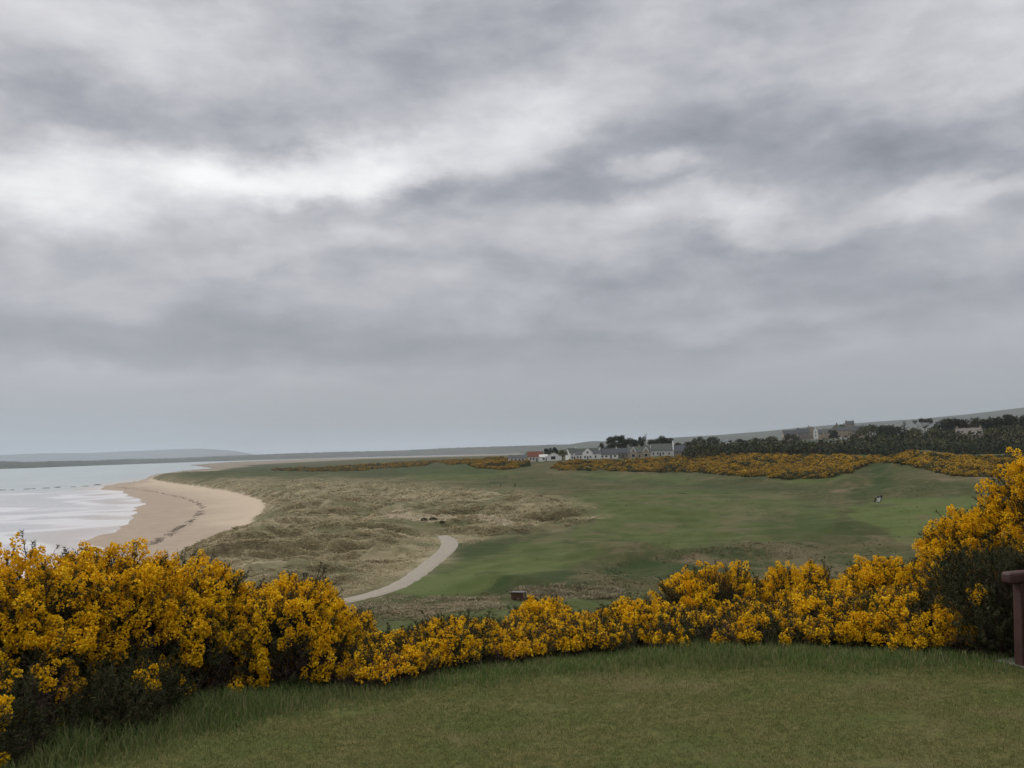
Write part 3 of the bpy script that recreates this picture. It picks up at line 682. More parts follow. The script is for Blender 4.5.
def gorse_bush(cx, cy_, rx, ry, h, label, seed, group='gorse bushes along the edge of the tee', bloom=1.0, low=0.25, name='gorse_bush', dens=1.0, side=None):
    rng = np.random.default_rng(seed)
    gz = float(height(np.array([cx]), np.array([cy_]))[0])
    root = empty(name, (cx, cy_, gz), label, 'gorse bush', group)
    area = 2 * math.pi * ((rx * ry) ** 0.8 + 2 * (rx * h) ** 0.8 * 1) / 3 * 1.25
    n = int(area * 400 * dens)
    def hull(n, k):
        d = rng.normal(size=(n, 3)); d[:, 2] = np.abs(d[:, 2]) * 0.9 - 0.12; d /= np.linalg.norm(d, axis=1, keepdims=True)
        pw = np.sign(d) * np.abs(d) ** 0.8                         # fuller shoulders
        base = pw * np.array([rx, ry, h])
        lump = 1 + 0.15 * n3(d * 3.2, 1.0, seed * 1.3) * 2 + 0.09 * n3(d * 8, 1.0, seed * 2.1) * 2
        p = base * (lump * k)[:, None]
        nr = d / np.array([rx, ry, h]); nr /= np.linalg.norm(nr, axis=1, keepdims=True)
        return p, nr, d
    def ground_off(p):
        return height(p[:, 0] + cx, p[:, 1] + cy_) - gz
    # blossom
    p, nr, d = hull(n, rng.uniform(0.86, 1.03, n))
    g0 = ground_off(p); hf = (p[:, 2] - g0) / h
    pat = n3(p, 0.17, seed) + 0.55 * n3(p, 0.42, seed + 9)
    thr = 0.10 - 0.78 * ss(hf, low, low + 0.45) * bloom - 0.28 * (bloom - 0.5)
    if side is not None:
        thr = thr + 0.9 * ss((d @ np.array(side)), 0.1, 0.7) * (1 - ss(hf, 0.75, 1.0))
    keep = (p[:, 2] > g0 + 0.05) & (pat > thr) & (hf > 0.05)
    up = np.array([0, 0, 1.0])
    fp = p[keep]; fn = nr[keep] * 0.75 + up * 0.6 + rng.normal(size=(keep.sum(), 3)) * 0.22
    V, T = place_templates(T_FLOW, fp, fn, rng.uniform(0.7, 1.3, len(fp)), rng)
    if len(V): mesh_np('blossom', V, T, M_FLOWER, root)
    # green shoots: everywhere, inner layers too
    ng = int(n * 2.3)
    p, nr, d = hull(ng, rng.uniform(0.55, 0.97, ng)); g0 = ground_off(p)
    k2 = p[:, 2] > g0 - 0.02; p = p[k2]; nr = nr[k2]
    dead = (n3(p, 0.35, seed + 4) + 0.5 * (0.35 - (p[:, 2]) / h) > 0.10)
    fn = nr * 0.8 + up * 0.55 + rng.normal(size=p.shape) * 0.3
    V, T = place_templates(T_SPIN, p[~dead], fn[~dead], rng.uniform(0.7, 1.15, (~dead).sum()), rng)
    mesh_np('green_shoots', V, T, M_SPINE, root)
    V, T = place_templates(T_TWIG, p[dead], fn[dead] + rng.normal(size=(dead.sum(), 3)) * 0.3, rng.uniform(0.5, 0.95, dead.sum()), rng)
    if len(V): mesh_np('dry_twigs', V, T, M_DEAD, root)
    # woody stems fanning from the root
    bm = bmesh.new()
    for i in range(26):
        dd = rng.normal(size=3); dd[2] = abs(dd[2]) + 0.3; dd /= np.linalg.norm(dd)
        e = dd * np.array([rx, ry, h]) * 0.85; s0 = np.array([rng.normal() * .12 * rx, rng.normal() * .12 * ry, -0.15])
        pts = [s0 + (e - s0) * f + rng.normal(size=3) * 0.035 * (0 < f < 1) + np.array([0, 0, -0.10 * h * math.sin(f * 3.14)]) for f in (0, .25, .5, .75, 1)]
        tube(bm, [tuple(a) for a in pts], [.018, .014, .010, .007, .003])
    obj_bm('stems', bm, M_TWIG, root)
    return root
def bush_at(px, dist, ytop, hw, label, seed, **k):
    a = azel(px, (ytop + 680) / 2)[0]
    cx = math.sin(a) * dist; cy_ = math.cos(a) * dist
    gz = float(height(np.array([cx]), np.array([cy_]))[0])
    d = pdir(px, ytop); zt = EYE + d[2] * dist / math.hypot(d[0], d[1])
    h = max(0.2, (zt - gz) * 0.96 - 0.07); rx = hw * dist / F
    dep = k.pop('dep', 1.0)
    return gorse_bush(cx, cy_, rx, max(0.55, rx * 0.85) * dep, h, label, seed, **k)
BUSHES = [
    (-110, 6.9, 528, 105, 'gorse bush cut off by the left edge, dark brown twigs low down', dict(low=.45, bloom=.9)),
    (14, 6.75, 545, 88, 'tall gorse bush at far left before the sea with dry brown twigs at its foot', dict(low=.38, bloom=.95)),
    (104, 7.0, 539, 78, 'highest gorse bush of the left hedge, its top against the bay', dict(low=.34, bloom=.95)),
    (182, 7.1, 556, 66, 'bright yellow gorse bush below the weed line on the beach, dark at its foot', dict(low=.46, bloom=.92)),
    (238, 7.5, 584, 55, 'gorse bush in the dip of the left hedge, dark gaps between its yellow sprays', dict(low=.46, bloom=.85)),
    (296, 7.1, 576, 50, 'round domed gorse bush at the right end of the tall left hedge', dict(low=.30)),
    (338, 7.7, 612, 36, 'low gorse bush stepping down at the end of the left hedge below the path', dict(low=.2)),
    (388, 6.95, 640, 46, 'low bright gorse bush just right of the tall hedge where the hedge dips', dict(low=.1, bloom=1.1)),
    (448, 7.35, 619, 44, 'gorse bush with a grassy gap behind it, below the near end of the path', dict(low=.1, bloom=1.05)),
    (498, 7.5, 624, 44, 'gorse bush in full bloom in front of the small brown timber box', dict(low=.05, bloom=1.15)),
    (543, 9.2, 597, 30, 'small rusty brown topped gorse bush standing above its neighbours', dict(low=.3, bloom=.75)),
    (585, 7.8, 616, 44, 'gorse bush with a green patch of shoots in mid hedge', dict(low=.2, bloom=.95)),
    (642, 8.3, 600, 46, 'bright gorse bush left of the tall dark hollow one', dict(low=.1, bloom=1.1)),
    (712, 9.8, 563, 58, 'tall gorse bush with a dark hollow face under a yellow rim', dict(low=.72, bloom=.9)),
    (692, 7.95, 618, 52, 'gorse bush with bare brown lower branches over long grass', dict(low=.6, bloom=.9)),
    (799, 10.0, 562, 44, 'pointed gorse bush with a dark face behind the middle of the right hedge', dict(low=.62, bloom=.9)),
    (768, 8.1, 606, 48, 'gorse bush showing dark green shoots above the grass verge', dict(low=.5, bloom=.85)),
    (838, 8.3, 592, 50, 'full yellow gorse bush spilling over the grass verge', dict(low=.0, bloom=1.15)),
    (893, 9.3, 556, 50, 'dense yellow gorse bush against the mown putting green', dict(low=.1, bloom=1.1)),
    (912, 8.2, 587, 46, 'yellow gorse bush nearest the tall right hand one, reaching the lawn', dict(low=.0, bloom=1.15)),
    (984, 9.3, 498, 50, 'tall gorse bush climbing to the right with yellow only on its upper left', dict(low=.58, bloom=1.0)),
    (1050, 9.3, 458, 66, 'tallest gorse bush at the right edge above the red bench', dict(low=.68, bloom=1.0)),
    (1150, 8.8, 440, 90, 'gorse bush beyond the right edge of the photo behind the bench', dict(low=.5, bloom=.9)),
    (1000, 8.15, 540, 58, 'dark flowerless gorse bush behind the arm of the red bench', dict(low=1.5, bloom=-.7)),
    (1085, 7.9, 520, 60, 'dark bare gorse bush behind the back of the red bench', dict(low=1.5, bloom=-.7)),
    (128, 6.25, 655, 36, 'low flowerless gorse bush, grey green, in the long grass of the left verge', dict(low=1.2, bloom=.0)),
    (12, 5.9, 668, 30, 'low bush of dry brown gorse twigs at the bottom left corner', dict(low=1.3, bloom=-.2)),
]
for i, (px, dist, yt, hw, lab, kw) in enumerate(BUSHES):
    bush_at(px, dist, yt, hw, lab, 100 + i, **kw)

# ================================================================ grass near the camera
M_GRASS = leafmat('grass_blades', [(0.11, 0.175, 0.046), (0.15, 0.19, 0.060), (0.22, 0.20, 0.095)], 1.3, 0.7, 0.25, trans=0.25)
M_LAWNB = leafmat('lawn_blades', [(0.125, 0.155, 0.038), (0.195, 0.178, 0.066), (0.25, 0.21, 0.10)], 1.0, 0.75, 0.22, trans=0.2)
M_PALE = leafmat('pale_grass', [(0.36, 0.31, 0.20), (0.26, 0.23, 0.14), (0.46, 0.39, 0.26)], 0.4, 0.8, 0.25, trans=0.2)
M_MARRAM0 = leafmat('straw_blades', [(0.25, 0.205, 0.12), (0.18, 0.155, 0.08), (0.32, 0.26, 0.16)], 0.4, 0.8, 0.25, trans=0.2)
def blades(x, y, L_, w_, lean, rng, zoff=0.0):
    n = len(x); z = height(x, y) + zoff
    a = rng.uniform(0, 2 * np.pi, n); b = rng.uniform(0, 2 * np.pi, n)
    ln_ = L_ * rng.uniform(0.5, 1.2, n); le = lean * rng.uniform(0.2, 1.2, n)
    sx, sy = np.cos(a) * w_, np.sin(a) * w_
    bx, by = np.cos(b) * le * ln_, np.sin(b) * le * ln_
    V = np.stack([np.stack([x - sx, y - sy, z], -1), np.stack([x + sx, y + sy, z], -1),
                  np.stack([x + sx * .7 + bx * .35, y + sy * .7 + by * .35, z + ln_ * .55], -1), np.stack([x - sx * .7 + bx * .35, y - sy * .7 + by * .35, z + ln_ * .55], -1),
                  np.stack([x + bx, y + by, z + ln_ * np.sqrt(np.maximum(1 - le * le, .1))], -1)], 1)
    T = np.array([[0, 1, 2], [0, 2, 3], [3, 2, 4]])
    return V.reshape(-1, 3), (T[None] + (np.arange(n) * 5)[:, None, None]).reshape(-1, 3)
rng = np.random.default_rng(21)
def polar_scatter(n, r0, r1, a0, a1, p=0.5):
    a = rng.uniform(a0, a1, n); r = r0 + (r1 - r0) * rng.random(n) ** p
    return np.sin(a) * r, np.cos(a) * r, a, r
x, y, a, r = polar_scatter(340000, 3.6, 8.6, -R(42), R(42), 0.8)
k = (r < edge_r(a) + 0.2) & (fbm(x, y, 0.5, 3) > -0.6 + 0.5 * rng.random(len(x)))
Vv, Tt = blades(x[k], y[k], 0.017, 0.0014, 0.9, rng)
tag(mesh_np('lawn_grass', Vv, Tt, M_LAWNB), 'short mown lawn grass of the tee, olive with brown dry patches', 'grass', kind='stuff')
# long grass verge between the lawn and the gorse
x, y, a, r = polar_scatter(230000, 5.0, 9.4, -R(42), R(42), 1.0)
off = r - edge_r(a) + 0.3 * fbm(x, y, 0.9, 3)
dn = ss(off, -0.5 * np.interp(a, EDGE_A, [1, 1, 1, .8, .4, .6, 1.3, .8, .6, .8]), 0.1) * (0.55 + 0.9 * np.clip(fbm(x, y, 0.35, 3, off=4) + .25, 0, 1)) * (1 - ss(off, 0.9, 1.8))
k = rng.random(len(x)) < dn
tall = np.interp(a, EDGE_A, [1.2, 1.2, 1.2, .7, .25, .35, .85, .5, .45, .8])
hgt = 0.025 + 0.10 * tall * ss(off, -0.3 * tall, 0.25) * (0.55 + 0.9 * np.clip(fbm(x, y, 0.8, 2, off=6) + .4, 0, 1))
Vv, Tt = blades(x[k], y[k], hgt[k], 0.0026, 0.55, rng)
tag(mesh_np('verge_grass', Vv, Tt, M_GRASS), 'long green grass verge at the foot of the gorse hedge', 'grass', kind='stuff')
x, y, a, r = polar_scatter(9000, 5.0, 9.4, -R(42), R(42), 1.0)
off = r - edge_r(a)
k = (rng.random(len(x)) < ss(off, -0.3, 0.1) * (1 - ss(off, 0.5, 1.2)) * ss(fbm(x, y, 0.7, 2, off=16), -.05, .3) * 0.8)
Vv, Tt = blades(x[k], y[k], 0.12, 0.0014, 0.7, rng)
tag(mesh_np('dry_grass', Vv, Tt, M_MARRAM0), 'thin dry straw coloured grass mixed into the verge', 'grass', kind='stuff')

# ================================================================ rough grass and heather of the links: tussocks as ground cover
def tuft_tmpl(rng, n, sp, hgt):
    V, T = [], []
    for i in range(n):
        a = rng.uniform(0, 2 * np.pi); q_ = rng.random() ** .5 * sp; c = np.array([math.cos(a) * q_, math.sin(a) * q_, -0.1])
        b = rng.uniform(0, 2 * np.pi); s = np.array([math.cos(b), math.sin(b), 0]) * sp * 0.28
        tip = c + np.array([math.cos(a) * sp * .9, math.sin(a) * sp * .9, hgt * rng.uniform(.4, 1.0) + .1])
        b0 = len(V); V += [c - s, c + s, tip]; T += [[b0, b0 + 1, b0 + 2]]
    return np.array(V), np.array(T)
T_TUFT = [tuft_tmpl(tr, 10, 0.6, 0.40) for _ in range(6)]
def scatter_px(n, P, rng, dens=None):
    P = np.array(P, float)
    u = rng.uniform(P[:, 0].min(), P[:, 0].max(), n); v = rng.uniform(P[:, 1].min(), P[:, 1].max(), n)
    k = poly_sd(u, v, P) < 0; u, v = u[k], v[k]
    xs_, ys_, rs_ = [], [], []
    for i in range(0, len(u), 4000):
        a_, b_, c_ = hit(u[i:i + 4000], v[i:i + 4000]); xs_.append(a_); ys_.append(b_); rs_.append(c_)
    return np.concatenate(xs_), np.concatenate(ys_), np.concatenate(rs_)
def cover(name, n, P, mat, label, cat, size, tm=T_TUFT, patch=20, thr=-0.1, power=1.0, flat=1.0):
    x, y, r = scatter_px(n, P, rng)
    k = (fbm(x, y, patch, 4, 0.6, off=12) + rng.normal(size=len(x)) * 0.1 > thr) & (path_dist(x, y) > 2.6) & (r > 70) & (r < 1400)
    x, y, r = x[k], y[k], r[k]; z = height(x, y)
    k = z > -17.6; x, y, z, r = x[k], y[k], z[k], r[k]
    pos = np.stack([x, y, z], -1); up_ = np.tile([0, 0, 1.0], (len(x), 1)) + rng.normal(size=pos.shape) * 0.12
    V, T = place_templates(tm, pos, up_, size * rng.uniform(0.6, 1.5, len(x)) * np.clip(r / 200, .7, 2.2) ** power, rng)
    V = V.copy()
    return tag(mesh_np(name, V, T, mat), label, cat, kind='stuff')
M_MARRAM = leafmat('marram', [(0.48, 0.40, 0.25), (0.58, 0.49, 0.32), (0.34, 0.29, 0.17)], 0.05, 0.85, 0.18, trans=0.15)
M_ROUGHG = leafmat('rough_grass', [(0.11, 0.12, 0.05), (0.13, 0.135, 0.06), (0.18, 0.155, 0.085)], 0.05, 0.85, 0.2, trans=0.15)
M_HEATH = leafmat('heather', [(0.28, 0.23, 0.14), (0.34, 0.28, 0.18), (0.20, 0.17, 0.09)], 0.1, 0.9, 0.25)
cover('marram_grass', 62000, DUNE_PX[:-3] + [(150, 600), (150, 474)], M_MARRAM, 'tan marram grass tussocks covering the dunes behind the beach', 'marram grass', 0.46, patch=14, thr=-0.12)
cover('rough_grass', 16000, [(190, 474), (330, 470), (520, 468), (1000, 480), (1000, 560), (700, 600), (430, 640), (360, 620), (470, 560), (620, 530), (600, 490)], M_ROUGHG,
      'dark green rough grass in patches between the fairways', 'rough grass', 0.26, patch=16, thr=0.16)
cover('heather', 12000, [(350, 600), (430, 595), (520, 590), (640, 556), (730, 540), (860, 545), (900, 566), (860, 590), (640, 610), (500, 625), (350, 620)], M_HEATH,
      'brown heather and bleached grass below the fairways', 'heather', 0.36, patch=12, thr=0.02)
cover('pale_rough', 3600, [(512, 588), (565, 584), (625, 589), (615, 598), (520, 601)], M_PALE, 'strip of tall bleached grass behind the brown timber box', 'dry grass', 0.55, patch=7, thr=-0.02)
cover('pale_bank', 3600, [(338, 604), (395, 596), (505, 598), (505, 607), (430, 615), (345, 616)], M_PALE, 'bank of tall bleached grass below the near end of the path', 'dry grass', 0.5, patch=7, thr=0.0)

# ================================================================ far gorse thickets (too many and too merged to count)
def blob_tmpl(rng, n, sz=0.34):
    V, T = [], []
    for i in range(n):
        d = rng.normal(size=3); d[2] = abs(d[2]); d /= np.linalg.norm(d)
        c = d * np.array([1, 1, .8]) * rng.uniform(.7, 1.1)
        s = np.cross(d, rng.normal(size=3)); s /= np.linalg.norm(s); u = np.cross(d, s) + d * rng.normal() * .5
        b0 = len(V); V += [c + s * sz, c - s * sz * .7 + u * sz * .8, c - s * sz * .5 - u * sz * .8, c + d * sz * .6]
        T += [[b0, b0 + 1, b0 + 3], [b0 + 1, b0 + 2, b0 + 3], [b0 + 2, b0, b0 + 3]]
    return np.array(V), np.array(T)
def shell_tmpl(rng, n, lo, hi):
    V, T = blob_tmpl(rng, n, 0.30); V = V.copy(); V[:, 2] = V[:, 2] * 1.0
    return V, T
T_BTOP = [blob_tmpl(tr, 44, 0.20) for _ in range(5)]
T_BDARK = [blob_tmpl(tr, 26, 0.30) for _ in range(5)]
M_FARFL = leafmat('far_gorse_blossom', [(0.34, 0.185, 0.012), (0.50, 0.29, 0.018), (0.12, 0.085, 0.02)], 0.12, 0.8, 0.35)
M_FARGR = leafmat('far_gorse_green', [(0.040, 0.050, 0.018), (0.060, 0.062, 0.025), (0.09, 0.07, 0.03)], 0.12, 0.9, 0.3)
def thicket(n, P, label, size=1.0, bloom=0.0, thr=-0.30, patch=13):
    x, y, r = scatter_px(n, P, rng)
    k = (fbm(x, y, patch, 4, 0.6, off=2.2) > thr) & (r < 1800); x, y, r = x[k], y[k], r[k]
    z = height(x, y); pos = np.stack([x, y, z], -1)
    up_ = np.tile([0, 0, 1.0], (len(x), 1)) + rng.normal(size=pos.shape) * 0.1
    s = size * rng.uniform(0.45, 1.45, len(x)) * (1 + 1.1 * np.clip(fbm(x, y, 24, 3, .6, off=44), -.5, .6))
    V1, T1 = place_templates(T_BDARK, pos + [0, 0, -0.1], up_, s * 1.0, rng)
    f = fbm(x, y, 14, 4, 0.65, off=7) * 2.0 + rng.normal(size=len(x)) * 0.3 + bloom > 0.0
    V2, T2 = place_templates(T_BTOP, pos[f] + np.stack([np.zeros(f.sum()), np.zeros(f.sum()), s[f] * .12], -1), up_[f], s[f] * 1.02, rng)
    V = np.concatenate([V1, V2]); T = np.concatenate([T1, T2 + len(V1)])
    mi = np.concatenate([np.zeros(len(T1)), np.ones(len(T2))])
    return tag(mesh_np('gorse_thicket', V, T, [M_FARGR, M_FARFL], midx=mi), label, 'gorse', kind='stuff')
thicket(5200, [(560, 463), (600, 460.5), (640, 459.5), (672, 458), (700, 454), (740, 453.5), (790, 457), (860, 458), (868, 463), (850, 472), (825, 478), (790, 479), (740, 476), (690, 472), (640, 472), (600, 471), (560, 470.5), (550, 468)],
        'broad orange yellow gorse thicket in front of the white houses', 1.25, 0.28)
thicket(3000, [(868, 457.5), (905, 455.5), (930, 456), (985, 457.5), (1010, 457), (1040, 457), (1040, 474), (985, 477), (955, 476), (930, 470), (905, 463), (870, 463)],
        'gorse thicket on the slope right of the grassy mound', 1.1, 0.15)
thicket(1300, [(486, 458.5), (512, 457.5), (530, 460), (528, 466), (505, 470), (480, 468), (468, 465)], 'gorse patch left of the red roofed house', 1.2, 0.1)
thicket(1900, [(262, 470), (290, 468), (330, 466.5), (375, 464), (395, 462.5), (400, 467), (360, 471), (310, 472), (286, 471)], 'low gorse patch on the ridge beyond the dunes, nearest the sands', 1.1, 0.0)
thicket(1500, [(385, 463), (420, 461), (445, 459.5), (425, 466), (395, 468)], 'low gorse patch on the middle of the far ridge', 1.1, 0.1)
thicket(900, [(430, 461), (448, 459.5), (478, 459), (480, 463), (450, 465)], 'small gorse patch on the far ridge before the village', 1.0, 0.1)

# ================================================================ woods and trees
M_BARK = simple('bark', (0.085, 0.060, 0.045), 0.95, 0.25, 3)
M_PINE = leafmat('pine_needles', [(0.030, 0.044, 0.022), (0.046, 0.058, 0.030), (0.07, 0.062, 0.035)], 0.5, 0.9, 0.35)
M_BROAD = leafmat('olive_leaves', [(0.085, 0.092, 0.030), (0.11, 0.11, 0.04), (0.07, 0.06, 0.035)], 0.4, 0.9, 0.3)
M_DULL = leafmat('dull_leaves', [(0.050, 0.056, 0.028), (0.070, 0.068, 0.035), (0.085, 0.062, 0.042)], 0.4, 0.9, 0.3)
def crown_mesh(kind, rng):
    """unit tree: height 1, returns (trunk bmesh, crown V, T)"""
    bm = bmesh.new(); V, T = [], []
    def leaf(c, s):
        d = rng.normal(size=(3, 3)) * s; b0 = len(V)
        V.extend([c + d[0], c + d[1], c + d[2]]); T.append([b0, b0 + 1, b0 + 2])
    lean = rng.uniform(-.04, .04, 2)
    if kind == 'pine':
        tube(bm, [(0, 0, -.05), (lean[0], lean[1], .35), (lean[0] * 2, lean[1] * 2, .8)], [.028, .02, .008], 6)
        lobes = []
        for i in range(14):
            a = rng.uniform(0, 6.28); q_ = rng.uniform(.05, .32); z = rng.uniform(.36, .88)
            lobes.append((np.array([math.cos(a) * q_, math.sin(a) * q_, z]), rng.uniform(.12, .20)))
            tube(bm, [(lean[0], lean[1], z - .16), tuple(lobes[-1][0])], [.012, .005], 4)
        n, fl = 170, .6
    elif kind == 'umbrella':
        tube(bm, [(0, 0, -.05), (.03, 0, .4), (-.02, .02, .75)], [.028, .02, .012], 6)
        lobes = []
        for i in range(12):
            a = i / 12 * 6.28 + rng.uniform(-.3, .3); q_ = rng.uniform(.15, .42); z = .86 - q_ * .25 + rng.uniform(-.03, .03)
            lobes.append((np.array([math.cos(a) * q_, math.sin(a) * q_, z]), rng.uniform(.08, .13)))
            tube(bm, [(0, 0, .6), tuple(lobes[-1][0])], [.012, .005], 4)
        n, fl = 80, .5
    elif kind == 'conifer':
        tube(bm, [(0, 0, -.05), (0, 0, .95)], [.024, .004], 6)
        lobes = [(np.array([rng.normal() * .02 + math.cos(i * 2.4) * .14 * (1 - i / 16), math.sin(i * 2.4) * .14 * (1 - i / 16), .16 + .8 * i / 16]), .17 * (1 - i / 19)) for i in range(16)]
        n, fl = 60, .6
    elif kind == 'bare':
        tube(bm, [(0, 0, -.05), (0, 0, .4), (.02, 0, .95)], [.024, .015, .004], 6)
        lobes = []
        for i in range(16):
            a = rng.uniform(0, 6.28); z = rng.uniform(.45, .97); q_ = rng.uniform(.05, .28) * (1.2 - z)  * 1.8
            lobes.append((np.array([math.cos(a) * q_, math.sin(a) * q_, z]), .07)); tube(bm, [(0, 0, z - .22), tuple(lobes[-1][0])], [.012, .003], 4)
        n, fl = 22, .8
    else:
        tube(bm, [(0, 0, -.05), (lean[0], lean[1], .3), (lean[0], lean[1], .6)], [.035, .028, .012], 6)
        lobes = []
        for i in range(15):
            d = rng.normal(size=3); d /= np.linalg.norm(d); d[2] = abs(d[2]) * .9 - .25
            lobes.append((np.array([0, 0, .55]) + d * np.array([.33, .33, .30]) * rng.uniform(.7, 1.1), rng.uniform(.12, .19)))
            tube(bm, [(lean[0], lean[1], .3), tuple(lobes[-1][0])], [.014, .005], 4)
        n, fl = 85, .8
    for c, r0 in lobes:
        for _ in range(n):
            d = rng.normal(size=3); d /= np.linalg.norm(d); d[2] *= fl
            leaf(c + d * r0 * rng.uniform(.55, 1.08), r0 * .16)
    V = np.array(V); k = V[:, 2].max(); V[:, 2] /= k
    return bm, V, np.array(T)
PROTO = {}
def proto(kind, var):
    if (kind, var) not in PROTO:
        bm, V, T = crown_mesh(kind, np.random.default_rng(hash_seed(kind, var)))
        tr_ = obj_bm('trunk', bm, M_BARK); mat_ = dict(pine=M_PINE, umbrella=M_PINE, conifer=M_PINE, bare=M_DULL, broad=M_BROAD, dull=M_DULL)[kind]
        cr_ = mesh_np('crown', V, T, mat_)
        PROTO[(kind, var)] = (tr_.data, cr_.data)
        bpy.data.objects.remove(tr_); bpy.data.objects.remove(cr_)
    return PROTO[(kind, var)]
def hash_seed(k, v): return sum(ord(c) for c in k) * 31 + v
def at(px, dist):
    a = azel(px, 450)[0]; x, y = math.sin(a) * dist, math.cos(a) * dist
    return x, y, float(height(np.array([x]), np.array([y]))[0])
def ztop(px, py, dist):
    d = pdir(px, py); return EYE + d[2] * dist / math.hypot(d[0], d[1])
NAMES = dict(pine='pine_tree', umbrella='pine_tree', conifer='conifer_tree', bare='bare_tree', broad='broadleaf_tree', dull='broadleaf_tree')
WDT = dict(pine=.78, umbrella=1.0, conifer=.5, bare=.7, broad=.95, dull=.95)
def tree(px, dist, ytop, wpx, kind, var, label, group):
    x, y, z = at(px, dist); h = max(2.0, ztop(px, ytop, dist) - z)
    e = empty(NAMES[kind], (x, y, z), label, 'tree', group, rz=(px * 1.7) % 6.28)
    wm = wpx * 1.22 * dist / F / WDT[kind]
    for nm, me in zip(('trunk', 'crown'), proto(kind, var)):
        o = bpy.data.objects.new(nm, me); COL.objects.link(o); o.parent = e; o.scale = (wm, wm, h)
    return e
G1, G2 = 'trees among the white village houses', 'trees on the skyline right of the village'
for a_ in [
    (612, 640, 436, 11, 'pine', 0, 'leftmost dark pine of the clump above the grey roofed house', G1),
    (619, 655, 434.5, 9, 'pine', 1, 'pine second from the left in the clump behind the village', G1),
    (627, 650, 437, 10, 'pine', 2, 'broad dark pine in the middle of the clump behind the village', G1),
    (635, 660, 438, 8, 'pine', 3, 'lower dark pine above the left gable of the twin gabled house', G1),
    (641, 648, 436, 7, 'pine', 0, 'narrow dark pine over the chimney of the twin gabled house', G1),
    (645.5, 652, 433, 8, 'bare', 0, 'thin bare topped tree rising highest of the village clump', G1),
    (654, 655, 439, 8, 'pine', 1, 'small dark pine left of the pair over the long slate roof', G1),
    (661, 648, 435, 11, 'pine', 2, 'large dark pine over the long slate roof', G1),
    (667, 652, 437, 9, 'pine', 3, 'dark pine beside the tall white gable end', G1),
    (601.5, 640, 442, 6, 'dull', 0, 'small dark round tree behind the white gabled house', G1),
    (546, 640, 448, 4, 'pine', 1, 'leftmost small dark tree behind the white house with the wide window', G1),
    (550.5, 640, 447, 5, 'dull', 1, 'middle small dark tree behind the white house with the wide window', G1),
    (555.5, 640, 446.5, 5, 'pine', 2, 'rightmost small dark tree behind the white house with the wide window', G1),
    (563, 566, 449.5, 9, 'broad', 0, 'round olive green tree between two white houses', G1),
    (679, 640, 442, 12, 'dull', 1, 'brownish tree right of the tall white gable end', G1),
    (689, 650, 441, 10, 'dull', 0, 'dull tree at the right end of the village', G1),
    (700, 700, 436, 13, 'dull', 2, 'greyish round tree left of the small white cottage', G2),
    (713, 720, 436, 12, 'dull', 0, 'dull round tree just before the small white cottage', G2),
    (741, 760, 438, 14, 'dull', 1, 'low dull tree right of the small white cottage', G2),
    (757, 800, 437, 14, 'dull', 2, 'low brown tree midway between cottage and town', G2),
    (773, 800, 435, 14, 'broad', 1, 'low olive tree left of the stone town', G2),
    (791, 860, 433, 14, 'dull', 0, 'dull tree in front of the left end of the stone town', G2),
    (843.5, 960, 423, 10, 'broad', 2, 'small tree standing highest over the roofs of the town', G2),
    (834, 940, 429, 9, 'pine', 3, 'dark evergreen among the town roofs left of its highest tree', G2),
    (871, 760, 423.5, 24, 'broad', 0, 'broad rounded olive tree at the right end of the town', G2),
    (885, 740, 424.5, 12, 'pine', 0, 'dark pine right of the broad olive tree', G2),
    (894, 745, 424, 11, 'pine', 2, 'dark pine left of the pointed conifer', G2),
    (905.5, 720, 420.5, 13, 'conifer', 0, 'pointed dark conifer left of the flat topped pine', G2),
    (926, 720, 417, 16, 'umbrella', 0, 'flat topped umbrella pine standing clear on the skyline', G2),
    (917, 700, 426, 16, 'broad', 1, 'olive broadleaf tree under the flat topped pine', G2),
    (936, 690, 427, 17, 'broad', 2, 'olive broadleaf tree right of the flat topped pine', G2),
    (949, 700, 418, 13, 'pine', 1, 'dark pine at the left end of the tall pine row', G2),
    (957, 690, 416.5, 13, 'pine', 3, 'dark pine second in the tall pine row at right', G2),
    (967, 705, 418.5, 13, 'pine', 0, 'dark pine above the half hidden stone house', G2),
    (979, 690, 416.5, 14, 'pine', 2, 'dark pine right of the one above the stone house', G2),
    (988, 700, 418, 12, 'pine', 1, 'dark pine in the middle right of the pine row', G2),
    (998, 690, 415.5, 13, 'pine', 3, 'dark pine third from the right edge of the frame', G2),
    (1009, 695, 413.5, 13, 'pine', 0, 'tallest dark pine near the right edge of the frame', G2),
    (1020, 690, 415, 14, 'pine', 2, 'dark pine at the right edge of the frame', G2),
    (1033, 690, 414, 15, 'pine', 1, 'dark pine just beyond the right edge of the frame', G2),
    (953, 640, 428, 18, 'broad', 1, 'olive tree left of the half hidden stone house', G2),
    (990, 620, 427, 20, 'broad', 0, 'olive tree right of the half hidden stone house', G2),
    (1010, 630, 425, 18, 'dull', 1, 'brown leafless tree near the right edge below the pines', G2),
    (1030, 620, 426, 20, 'dull', 2, 'dull tree cut by the right edge below the pines', G2),
    (973, 660, 427, 16, 'broad', 2, 'round green tree over the half hidden stone house', G2),
    ]: tree(*a_)
